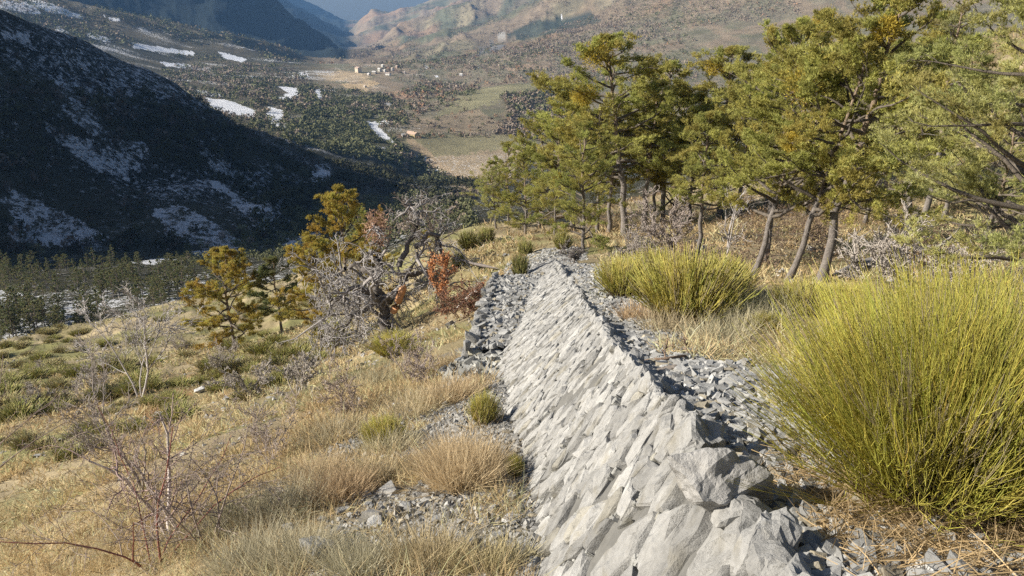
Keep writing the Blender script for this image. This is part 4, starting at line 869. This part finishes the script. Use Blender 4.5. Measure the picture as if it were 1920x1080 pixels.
# ---- the grey dead tree
pD = ground(724, 630, 12); rd = np.random.default_rng(611); out = []
def limb(P, R, kids, L, ang, lev=1, trop=(0, 0, -.6), wob=.3):
    P = np.array(P, float); t = np.linspace(0, len(P)-1, 14); Q = np.stack([np.interp(t, np.arange(len(P)), P[:, i]) for i in range(3)], -1); Q[1:-1] += rd.normal(size=(12, 3))*.05
    for a in (0, 7): 
        s_ = Q[a:a+7] if a == 0 else Q[7:]; out.append((s_ if len(s_) == 7 else Q[-7:], np.linspace(R*(1-a*.055), R*(1-(a+7)*.055), 7), 0))
    for j in range(kids):
        q = Q[rd.integers(4, 14)]; d = unit(rd.normal(size=3)+np.array([0, 0, .2])); grow(rd, q, d, L*(.5+.8*rd.random()), R*.35, lev, [None, (6, .6, .9, wob, .15), (6, .55, .9, .3, .1), (0, 0, 0, .3, 0)], out, [None, np.array(trop), np.array(trop)*.8, np.array(trop)])
Zd = pD[1]*cp-pD[2]*sp; u_ = Zd/FP
def o_(dx, dy, d=0): return np.array([dx*u_, d, -dy*u_*1.06])
limb([o_(0, 5), o_(-2, -40), o_(-8, -75), o_(-12, -110)], .22, 4, 1.2, .9)
limb([o_(-12, -105), o_(-8, -140, .2), o_(-4, -175, .1), o_(-6, -205)], .15, 6, .9, .9)
limb([o_(-6, -70), o_(-40, -100, -.3), o_(-80, -85, -.5), o_(-105, -50, -.6)], .11, 12, 1.3, .9)
limb([o_(-10, -100), o_(-50, -125, .3), o_(-85, -110, .4), o_(-100, -70, .6)], .10, 10, 1.3, .9)
limb([o_(-5, -60), o_(25, -80, -.2), o_(45, -110, -.3), o_(65, -160, -.2)], .16, 7, 1.1, .9)
limb([o_(40, -110), o_(75, -120, .2), o_(100, -95, .4), o_(108, -60, .4)], .09, 8, 1.1, .9)
limb([o_(30, -130), o_(60, -180, .4), o_(70, -215, .4), o_(45, -235, .3)], .09, 6, .9, .9)
limb([o_(60, -165), o_(95, -190, .1), o_(110, -160, .2), o_(118, -130, .1)], .08, 6, .9, .9)
limb([o_(-20, -60), o_(-55, -55, -.6), o_(-75, -20, -.8), o_(-95, 10, -.8)], .07, 14, 1.3, .9)
dt = empty('dead_tree', pD, 'gnarled dead grey tree with twisted limbs and hanging fine twigs, left of the wall', 'dead tree')
DC = {0: (.15, .135, .125), 1: (.27, .25, .24), 2: (.34, .32, .31), 3: (.37, .35, .34)}
tube_obj([q for q in out if q[2] == 0], 'trunk', m_bark, lambda l: DC[l], dt, (9,)); tube_obj([q for q in out if q[2] > 0], 'branches', m_dead, lambda l: DC[l], dt, (6, 5, 3, 3), .007)
g = Geo(); P = np.array([o_(18, -52, -.25), o_(23, -62, -.28), o_(28, -72, -.3), o_(33, -84, -.32), o_(38, -95, -.33), o_(41, -100, -.33), o_(43, -105, -.33)]); g.tubes(P[None], np.array([[.10, .12, .12, .11, .11, .08, .01]]), (.50, .27, .14), 9); obj('broken_limb', g.build('broken_limb', m_dead, True), dt)
n_ = 700; P = o_(-6, -198)+unit(rd.normal(size=(n_, 3)))*rd.random((n_, 1))**.6*np.array([.42, .42, .6]); g = Geo(); A = unit(rd.normal(size=(n_, 3)))*.08; B = unit(rd.normal(size=(n_, 3)))*.06; g.tris(P, A, B, np.array((.42, .27, .19))*(1+rd.normal(size=(n_, 1))*.2)); obj('leaves', g.build('leaves', m_leaf), dt)
# grey twig thicket under the dead tree
bare('bare_shrub', 'pale grey twig thicket spreading below the dead tree on its left', 'shrub', ground(668, 648, 12), 620, 2.0, s3, UP, 6, .016, (.38, .36, .35), minr=.007, spread=1.0)
# fallen logs
def log(label, pts, R, kids, seed, col=(.26, .24, .22), klen=.8):
    global rd; r = np.random.default_rng(seed); P = np.array([ground(a, b, 6)+np.array([0, 0, h_]) for a, b, h_ in pts]); c = P[0].copy(); P = P-c; t = np.linspace(0, len(P)-1, 7); Q = np.stack([np.interp(t, np.arange(len(P)), P[:, i]) for i in range(3)], -1)
    out = [(Q, R*np.array([.15, .95, .9, .8, .7, .6, .08]), 0)]
    for k in range(kids): q = Q[r.integers(1, 7)]; grow(r, q, unit(r.normal(size=3)+np.array([0, 0, .8])), klen*(.5+r.random()), R*.3, 1, [None, (4, .5, .7, .2, .2), (0, 0, 0, .2, 0)], out, [None, np.zeros(3), np.zeros(3)])
    o = empty('fallen_log', c, label, 'fallen log'); tube_obj(out, 'trunk', m_bark, col, o, (8, 5, 3), .006)
log('fallen grey trunk lying on the slope right of the leaning pines', [(1560, 528, .1), (1640, 517, .35), (1700, 508, .5), (1745, 505, .45)], .13, 12, 71)
log('pale dead branch arching over dry grass left of the platform', [(850, 590, .1), (890, 580, .5), (915, 578, .4), (935, 590, .1)], .05, 6, 72, (.36, .34, .32), .6)
log('dark fallen branch on the slope left of the wall tip', [(935, 512, .15), (890, 508, .3), (860, 498, .3), (845, 480, .4)], .06, 7, 73, (.16, .14, .13), .7)
log('brown stick lying on the gravel behind the wall crest', [(1205, 700, .03), (1245, 692, .04), (1270, 680, .05), (1292, 672, .03)], .018, 2, 74, (.24, .17, .12), .15)
log('thin dry stick across the gravel by the middle broom', [(1128, 622, .02), (1150, 616, .03), (1170, 612, .04), (1185, 613, .03)], .014, 0, 75, (.42, .36, .30))
# ---- dry grass
rgx = np.random.default_rng(91); g = Geo()
OBP = ground(330, 752, 6)
def ok_mask(x, y):
    a = xb_(y); b = xt_(y); inw = (x > a-.08) & (x < b+.12) & (y < 26)
    e = x-b; path = (e > 0) & (e < (1.15-.02*y)+fbm(y/1.7, x*0+y/9, 3, 141)*.9-.25+fbm(x*2, y*2, 2, 99)*.8) & (y < 26)
    inw = inw | ((np.hypot((x-OBP[0])/2.2, (y-OBP[1])/1.5) < 1+fbm(x, y, 2, 9)) & (vn(x*5, y*5, 3) < .2)); plat = (y > E0[1]-.3) & (y < E1[1]+.3) & (x > np.interp(y, [E0[1], E1[1]], [E0[0], E1[0]])-.1) & (x < b)
    return ~(inw | path | plat)
def grass(n_, r0, r1, pw, th0, th1, Lm, wk, cols, seed, up=1.0, lie=.0, filt=None, bl=16):
    r = np.random.default_rng(seed); R_ = r0+(r1-r0)*r.random(n_)**pw; T_ = radians(th0)+radians(th1-th0)*r.random(n_); x = np.sin(T_)*R_; y = np.cos(T_)*R_; k = ok_mask(x, y)
    dn = fbm(x/1.1, y/1.1, 3, seed)+.38; k &= dn > r.random(n_)*.75
    if filt is not None: k &= filt(x, y, r)
    x, y, R_ = x[k], y[k], R_[k]; n_ = len(x); z = H(x, y)
    tone = np.clip(fbm(x/1.8, y/1.8, 3, seed+5)*1.6+.5, 0, 1)[:, None]; c = np.array(cols[0])*(1-tone)+np.array(cols[1])*tone; c = c*(1+r.normal(size=(n_, 1))*.15)
    sp_ = .03+.0035*R_
    x2 = np.repeat(x, bl)+r.normal(size=n_*bl)*np.repeat(sp_, bl); y2 = np.repeat(y, bl)+r.normal(size=n_*bl)*np.repeat(sp_, bl); z2 = np.repeat(z, bl)-.01; R2 = np.repeat(R_, bl); c = np.repeat(c, bl, 0)*(1+r.normal(size=(n_*bl, 1))*.18)
    cl = np.repeat(r.normal(size=(n_, 3))*.3, bl, 0); upv = np.where(r.random(n_*bl) < .3, up*.25, up); D = unit(np.c_[r.normal(size=n_*bl)*.55, r.normal(size=n_*bl)*.55, upv]+cl); D[:, 2] = np.abs(D[:, 2])
    Ln = Lm*(.45+.9*r.random(n_*bl))*np.repeat(.6+.8*r.random(n_), bl); bend = np.c_[r.normal(size=(n_*bl, 2))*.25, -np.abs(r.normal(size=n_*bl))*.22]*Ln[:, None]
    g.blades(np.c_[x2, y2, z2], D, Ln, np.maximum(wk*.0032, wk*.00085*R2), np.clip(c, .02, .6), bend)
STR = ((.64, .50, .29), (.52, .39, .21)); ORG = ((.60, .46, .26), (.52, .38, .21)); OLV = ((.32, .30, .13), (.42, .36, .20))
lft = lambda x, y, r: x < xb_(y)
def lft_sparse(x, y, r):
    lfv = sstep(-2.2, -.5, x-xb_(y))*np.clip(fbm(x*1.1, y*1.1, 3, 143)*3+.9-.06*y, 0, 1); return (x < xb_(y)) & (lfv < .25+.75*r.random(len(x))**2)
grass(15000, 2.4, 14, 1.2, -46, 14, .17, 1., STR, 401, filt=lft_sparse)
grass(5000, 2.6, 14, 1.2, -46, 10, .26, 1., ORG, 402, filt=lambda x, y, r: lft_sparse(x, y, r) & (fbm(x/1.2, y/1.2, 2, 555) > .08))
grass(16000, 12, 42, 1.2, -44, 12, .19, 1.2, STR, 403, filt=lft, bl=10)
grass(7000, 25, 85, 1.0, -44, 5, .22, 1.3, OLV, 404, filt=lft, bl=8)
grass(9000, 6, 45, 1.3, 6, 46, .24, 1.2, STR, 405, filt=lambda x, y, r: x > xt_(y), bl=10)
grass(6000, 30, 95, 1.0, -2, 40, .35, 1.4, ((.40, .29, .17), (.28, .22, .12)), 406, filt=lambda x, y, r: x > -8, bl=8)
grass(3800, 2.0, 7, 1.0, 8, 50, .16, 1., STR, 407, up=.35, filt=lambda x, y, r: x > xt_(y)+.35, bl=14)
# big tussocks
def tussock(px, py, R, n_, Ln, col, wk=1.0, r0=3):
    r = np.random.default_rng(int(px*7+py)); p = ground(px, py, r0); a = r.random(n_)*2*pi; q = r.random(n_)**.6*R; x = p[0]+np.cos(a)*q; y = p[1]+np.sin(a)*q; z = H(x, y)
    D = unit(np.c_[np.cos(a)*q/R*.5+r.normal(size=n_)*.36, np.sin(a)*q/R*.5+r.normal(size=n_)*.36, np.where(r.random(n_) < .15, .3, 1.)]); L_ = Ln*(.5+.7*r.random(n_)); c = (np.array(col)*.9+np.array((.13,.13,.10)))*np.array([.98, 1.04, 1.06])*(1+r.normal(size=(n_, 1))*.16)
    g.blades(np.c_[x, y, z-.01], D, L_, wk*(.003+.0003*math.hypot(*p[:2])), c, np.c_[r.normal(size=(n_, 2))*.16*L_[:, None], -np.abs(r.normal(size=n_))*.12*L_])
for px, py, R, n_, Ln, c in [(870,905,.26,1700,.42,(.46,.31,.17)), (840,880,.2,1000,.40,(.46,.31,.17)), (905,880,.16,700,.34,(.46,.30,.15)), (640,930,.22,1200,.30,(.44,.27,.14)), (600,900,.2,900,.30,(.44,.30,.17)), (700,900,.18,700,.28,(.42,.30,.17)),
        (800,1060,.2,900,.34,(.42,.30,.16)), (680,1070,.2,800,.30,(.38,.31,.20)), (730,840,.3,700,.28,(.42,.33,.2)), (560,1060,.25,900,.33,(.38,.30,.19)), (470,1060,.25,900,.35,(.36,.29,.19)), (900,1070,.16,500,.26,(.40,.29,.13)), (960,1050,.12,300,.2,(.42,.33,.18)),
        (1250,625,.25,500,.32,(.42,.30,.17)), (1200,600,.22,500,.30,(.46,.28,.15)), (1340,640,.3,600,.28,(.42,.34,.21)), (1400,620,.3,700,.34,(.42,.34,.21)), (1450,590,.35,700,.4,(.40,.33,.2)), (1370,600,.3,500,.4,(.38,.34,.14)), (540,960,.3,900,.32,(.38,.3,.19)), (440,980,.3,800,.34,(.36,.29,.18)),
        (780,770,.4,800,.34,(.42,.31,.18)), (850,745,.35,800,.36,(.46,.30,.16)), (810,700,.4,700,.36,(.44,.31,.17)), (870,690,.35,700,.36,(.44,.28,.15)), (700,720,.5,600,.34,(.38,.30,.18)), (620,820,.4,700,.32,(.40,.30,.18))]:
    tussock(px, py, R, n_, Ln, c)
# straw litter under the large broom
n_ = 9000; r = np.random.default_rng(95); p = gz(W(1800, 1010, 2.9)); x = p[0]+r.normal(size=n_)*.55; y = p[1]+r.normal(size=n_)*.38; k = x > xt_(y)+.14; x, y = x[k], y[k]; n_ = len(x); a = r.normal(size=n_)*.9; D = unit(np.c_[np.cos(a), np.sin(a), r.normal(size=n_)*.22+.05])
g.blades(np.c_[x, y, H(x, y)+.005+.05*r.random(n_)], D, .10+.18*r.random(n_), .0034, np.array((.42, .31, .17))*(1+r.normal(size=(n_, 1))*.25), np.c_[r.normal(size=(n_, 2))*.03, -np.abs(r.normal(size=n_))*.02])
tag(obj('dry_grass', g.build('dry_grass', m_grass)), kind='stuff')
# ---- undergrowth shrubs on the right hillside and among the pines: twiggy masses
def masses(name, pts, sizes, cols, nt, seed, mat, flat=.7, tri=.25, parent=None):
    r = np.random.default_rng(seed); n_ = len(pts); s = np.repeat(sizes, nt)[:, None]; D = unit(r.normal(size=(n_*nt, 3))); D[:, 2] = np.abs(D[:, 2])*1.2-.1
    P = np.repeat(pts, nt, 0)+D*np.array([.5, .5, flat])*s*(.45+.55*r.random((n_*nt, 1))**.5)
    A = unit(r.normal(size=P.shape))*s*tri; B = unit(np.cross(A, D)+r.normal(size=P.shape)*.4)*s*tri
    g = Geo(); g.tris(P, A, B, np.clip(np.repeat(cols, nt, 0)*(1+r.normal(size=(n_*nt, 1))*.18), .01, .6)); return obj(name, g.build(name, mat), parent)
r = np.random.default_rng(120); n_ = 1500; R_ = 18+80*r.random(n_); T_ = radians(-3)+radians(44)*r.random(n_)**.8; x = np.sin(T_)*R_; y = np.cos(T_)*R_; k = (fbm(x/6, y/6, 3, 411) > .02) & (x > xt_(y)+3); x, y, R_ = x[k], y[k], R_[k]
cs = np.where(r.random((len(x), 1)) < .5, np.array([[.22, .16, .12]]), np.where(r.random((len(x), 1)) < .5, np.array([[.30, .21, .13]]), np.array([[.14, .14, .065]])))
tag(masses('undergrowth', np.c_[x, y, H(x, y)], .5+.9*r.random(len(x)), cs, 260, 121, m_leaf, .55, .045), kind='stuff')
# ---- forests seen as one mass
gi = np.arange(X.size); ar = (RR**2).ravel()*(np.abs(TH.ravel()) < radians(40)); PXr, PYr, RRr = PX.ravel(), PY.ravel(), RR.ravel()
def scatter(poly, n_, seed, rlo, rhi, fn=None):
    m = (RRr > rlo) & (RRr < rhi) & (PXr > -60) & (PXr < 1980)
    if poly is not None: m &= inpoly(PXr, PYr, poly)
    ids = gi[m]; r = np.random.default_rng(seed); wgt = ar[m]; wgt = wgt/wgt.sum(); k = r.choice(ids, n_, p=wgt); t = TH.ravel()[k]+r.normal(size=n_)*radians(.06); q = RRr[k]*(1+r.normal(size=n_)*.006); x = np.sin(t)*q; y = np.cos(t)*q
    if fn is not None: kk = fn(x, y, r); x, y = x[kk], y[kk]
    return np.c_[x, y, H(x, y)]
SNL = [[(225,494),(300,480),(335,484),(300,499)], [(340,473),(420,458),(455,468),(370,484)], [(520,460),(560,445),(605,430),(606,448),(545,470)], [(570,326),(625,316),(630,334),(588,340)], [(380,183),(430,186),(480,207),(478,222),(430,217),(395,204)], [(500,200),(532,206),(528,228),(510,230)], [(518,160),(558,165),(564,182),(520,186)], [(685,228),(705,228),(745,272),(705,258)], [(250,80),(370,97),(362,107),(248,92)], [(588,167),(602,166),(608,188),(594,188)], [(405,98),(464,111),(456,119),(415,110)]]
PINE = (.13, .135, .065); DEC = (.25, .20, .155); RUST = (.31, .185, .11)
def forest(poly, n_, seed, rlo, rhi, size, mix, nt=20, fn=None, name='forest', dens=None, tri=.22):
    P = scatter(poly, n_, seed, rlo, rhi, fn); qx, qy = proj(P[:, 0], P[:, 1], P[:, 2]); P = P[~np.any([inpoly(qx, qy-1, sp_) for sp_ in SNL], axis=0)]; r = np.random.default_rng(seed+1); u = r.random(len(P)); c = np.where((u < mix[0]+.25*np.clip(fbm(P[:, 0]/90, P[:, 1]/90, 2, 161)*3, -1, 1))[:, None], PINE, np.where((u < mix[0]+mix[1])[:, None], DEC, RUST))*(1+r.normal(size=(len(P), 1))*.08)
    s = size*np.clip(np.exp(r.normal(size=len(P))*.38), .35, 2.2); P[:, 2] += s*.25; return P, s, c, nt, tri
batches = [
 forest([(0,130),(300,180),(600,300),(900,340),(870,420),(600,440),(300,480),(0,480)], 5200, 701, 430, 950, 5.5, (.85, .15), 26, lambda x, y, r: fbm(x/45, y/45, 3, 101) < .1),
 forest([(0,30),(330,170),(600,290),(600,450),(300,480),(0,490)], 3200, 702, 430, 800, 3.4, (.8, .2), 18, lambda x, y, r: fbm(x/30, y/60, 3, 191) < .0),
 forest([(560,380),(870,360),(900,440),(600,470),(420,500),(300,495)], 1800, 703, 240, 650, 4.2, (.9, .1), 70, tri=.13),
 forest([(520,255),(600,190),(690,200),(700,230),(760,280),(860,350),(800,345),(700,295),(560,290)], 6500, 704, 850, 1500, 5.5, (.85, .15), 26, lambda x, y, r: fbm(x/55, y/55, 3, 155) < .2),
 forest([(480,150),(740,180),(770,240),(720,262),(560,270),(470,250)], 1500, 705, 1100, 1900, 8, (.7, .3), 22, lambda x, y, r: fbm(x/70, y/70, 3, 155) < .25),
 forest([(300,125),(560,120),(600,190),(560,290),(420,220),(330,180)], 3000, 706, 1050, 2300, 8, (.5, .5), 18, lambda x, y, r: fbm(x/70, y/70, 3, 155) < .2),
 forest([(940,180),(1090,160),(1100,260),(1020,265),(930,250),(960,215)], 1500, 707, 900, 1700, 8, (.35, .6), 22),
 forest([(740,180),(800,150),(900,165),(860,200),(740,230)], 500, 708, 1100, 1900, 8, (.35, .5), 22),
 forest([(700,110),(1300,60),(1320,240),(1100,160),(960,155),(880,130),(700,130)], 3200, 709, 1500, 2700, 8, (.35, .6), 16, lambda x, y, r: fbm(x/130, y/130, 3, 156) < .28),
 forest([(740,240),(900,200),(960,235),(900,258)], 70, 710, 1000, 1500, 6, (.3, .5), 22),
 forest([(560,120),(800,112),(1100,90),(1100,150),(880,165),(760,160),(700,120)], 700, 711, 1700, 2500, 8, (.3, .6), 14),
 forest([(650,110),(900,-20),(1500,-60),(1500,140),(1000,110)], 15000, 712, 2700, 5200, 10, (.2, .8), 8, lambda x, y, r: fbm(x/150, y/150, 3, 157) < .25),
 forest([(940,100),(1187,0),(1500,-60),(1500,150),(1100,140)], 6500, 715, 2150, 2950, 8, (.3, .67), 9),
 forest([(0,-20),(650,60),(650,115),(400,120),(0,60)], 5200, 713, 1500, 3000, 11, (.7, .3), 8, lambda x, y, r: fbm(x/150, y/80, 3, 158) < .05),
 forest([(735,262),(960,254),(975,262),(990,250),(735,255)], 90, 714, 950, 1300, 5, (.1, .6), 22),
]
g = Geo(); r = np.random.default_rng(130)
for bi, (P, s, c, nt_, tri) in enumerate(batches):
    if bi < 2: c = c*.36  # slope trees tinted darker than other woods, shade put into their colour
    n_ = len(P); sz = np.repeat(s, nt_)[:, None]; D = unit(r.normal(size=(n_*nt_, 3))); Q = np.repeat(P, nt_, 0)+D*np.array([.36, .36, .34])*sz*(.5+.5*r.random((n_*nt_, 1))**.5); A = unit(r.normal(size=Q.shape))*sz*tri; B = unit(np.cross(A, D)+r.normal(size=Q.shape)*.5)*sz*tri
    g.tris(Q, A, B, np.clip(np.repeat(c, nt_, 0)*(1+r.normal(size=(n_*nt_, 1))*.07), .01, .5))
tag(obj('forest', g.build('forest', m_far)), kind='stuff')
# ------------------------------------------------------------------ houses
m_roof = M('roof_tiles', .9, .15, .5); m_dark = M('window_glass', .3, .1, 1)
def boxg(g, x0, x1, y0, y1, z0, z1, col): V, F_ = box(x0, x1, y0, y1, z0, z1); g.add(V, F_[0], col)
def house(px, py, w_, d_, h_, rh, label, wc, rcol, rz=0, group=None, name='house', cat='house', storeys=2, nwin=4, r0=700):
    k_ = .72; w_, d_, h_, rh = w_*k_, d_*k_, h_*k_, rh*k_; p = ground(px, py, r0, 3500); o = empty(name, p, label, cat, group, rz)
    g = Geo(); boxg(g, -w_/2, w_/2, -d_/2, d_/2, -3, h_, wc); 
    for sx in (-1, 1): V = np.array([(sx*w_/2, -d_/2, h_), (sx*w_/2, d_/2, h_), (sx*w_/2, 0, h_+rh)]); g.add(V, np.array([(0, 1, 2, 2)])[:, :3] if 0 else np.array([(0, 1, 2)]), wc)
    obj('wall', g.build('wall', m_wall), o)
    g = Geo(); ov = .7
    for sy in (-1, 1):
        a = np.array([(-w_/2-ov, sy*(d_/2+ov), h_-ov*rh/(d_/2)), (w_/2+ov, sy*(d_/2+ov), h_-ov*rh/(d_/2)), (w_/2+ov, 0, h_+rh), (-w_/2-ov, 0, h_+rh)]); V = np.concatenate([a+[0, 0, .06], a+[0, 0, .35]]); g.add(V, np.array([(0, 1, 2, 3), (4, 5, 6, 7), (0, 1, 5, 4), (3, 2, 6, 7), (0, 3, 7, 4), (1, 2, 6, 5)]), rcol)
    rf = obj('roof', g.build('roof', m_roof), o); g = Geo(); boxg(g, w_*.2, w_*.2+.8, -1.2, -.4, h_, h_+rh+.9, wc); obj('chimney', g.build('chimney', m_wall), rf)
    for s_ in range(storeys):
        for k in range(nwin):
            xx = -w_/2+w_*(k+.5)/nwin; z0 = h_*(s_+.35)/storeys; g = Geo(); boxg(g, xx-.45, xx+.45, -d_/2-.06, -d_/2+.05, z0, z0+min(1.2, h_/storeys*.5), (.05, .05, .06)); obj('window', g.build('window', m_dark), o)
    g = Geo(); boxg(g, -.55, .55, -d_/2-.08, -d_/2+.05, 0, 1.9, (.16, .10, .06)); obj('door', g.build('door', m_dark), o)
    return o
house(774, 256, 22, 11, 5.5, 3.0, 'yellow farmhouse with pale tiled roof at the edge of the big field', (.62, .50, .28), (.45, .33, .25), -.75, storeys=2, nwin=5)
house(758, 256, 8, 7, 3.2, 1.8, 'small grey shed at the left end of the yellow farmhouse', (.45, .44, .42), (.42, .40, .38), .4, name='shed', cat='shed', storeys=1, nwin=2)
house(811, 323, 15, 8, 2.6, 1.2, 'low building with white roof below the big field near the stream', (.5, .5, .48), (.72, .74, .76), .1, name='barn', cat='barn', storeys=1, nwin=3, r0=500)
house(672, 136, 17, 15, 15, 3, 'tall cream block at the left end of the village', (.62, .52, .40), (.45, .34, .28), -.8, storeys=4, nwin=4)
for k, (px, py, w_, h_, c, lb) in enumerate([(712,134,12,9,(.45,.44,.40),'grey stone house in the middle of the village, its tallest'), (728,141,15,6,(.75,.74,.70),'white long house at the lower edge of the village'), (722,135,9,6,(.7,.68,.62),'small white house above the long white one'), (745,128,11,7,(.55,.38,.30),'pink walled house at the right end of the village'),
        (702,138,13,6,(.36,.33,.28),'low grey brown house left of the tall stone one'), (736,132,9,7,(.62,.60,.56),'pale narrow house between the white and pink houses'), (692,141,11,4.5,(.6,.58,.55),'small pale outbuilding between the cream block and the village'), (758,138,9,5,(.52,.50,.47),'small house standing apart right of the village'),
        (718,126,12,7,(.42,.42,.38),'grey green house at the top of the village'), (685,164,10,4,(.62,.58,.46),'small cottage below the tan field'), (865,142,9,5,(.70,.70,.70),'lone white house on the road right of the village')]):
    house(px, py, w_, w_*.7, h_, 2.2, lb, c, (.40, .33, .28) if k % 2 else (.55, .53, .50), -.8+.4*math.sin(k*2), 'village houses in the distance', nwin=3)
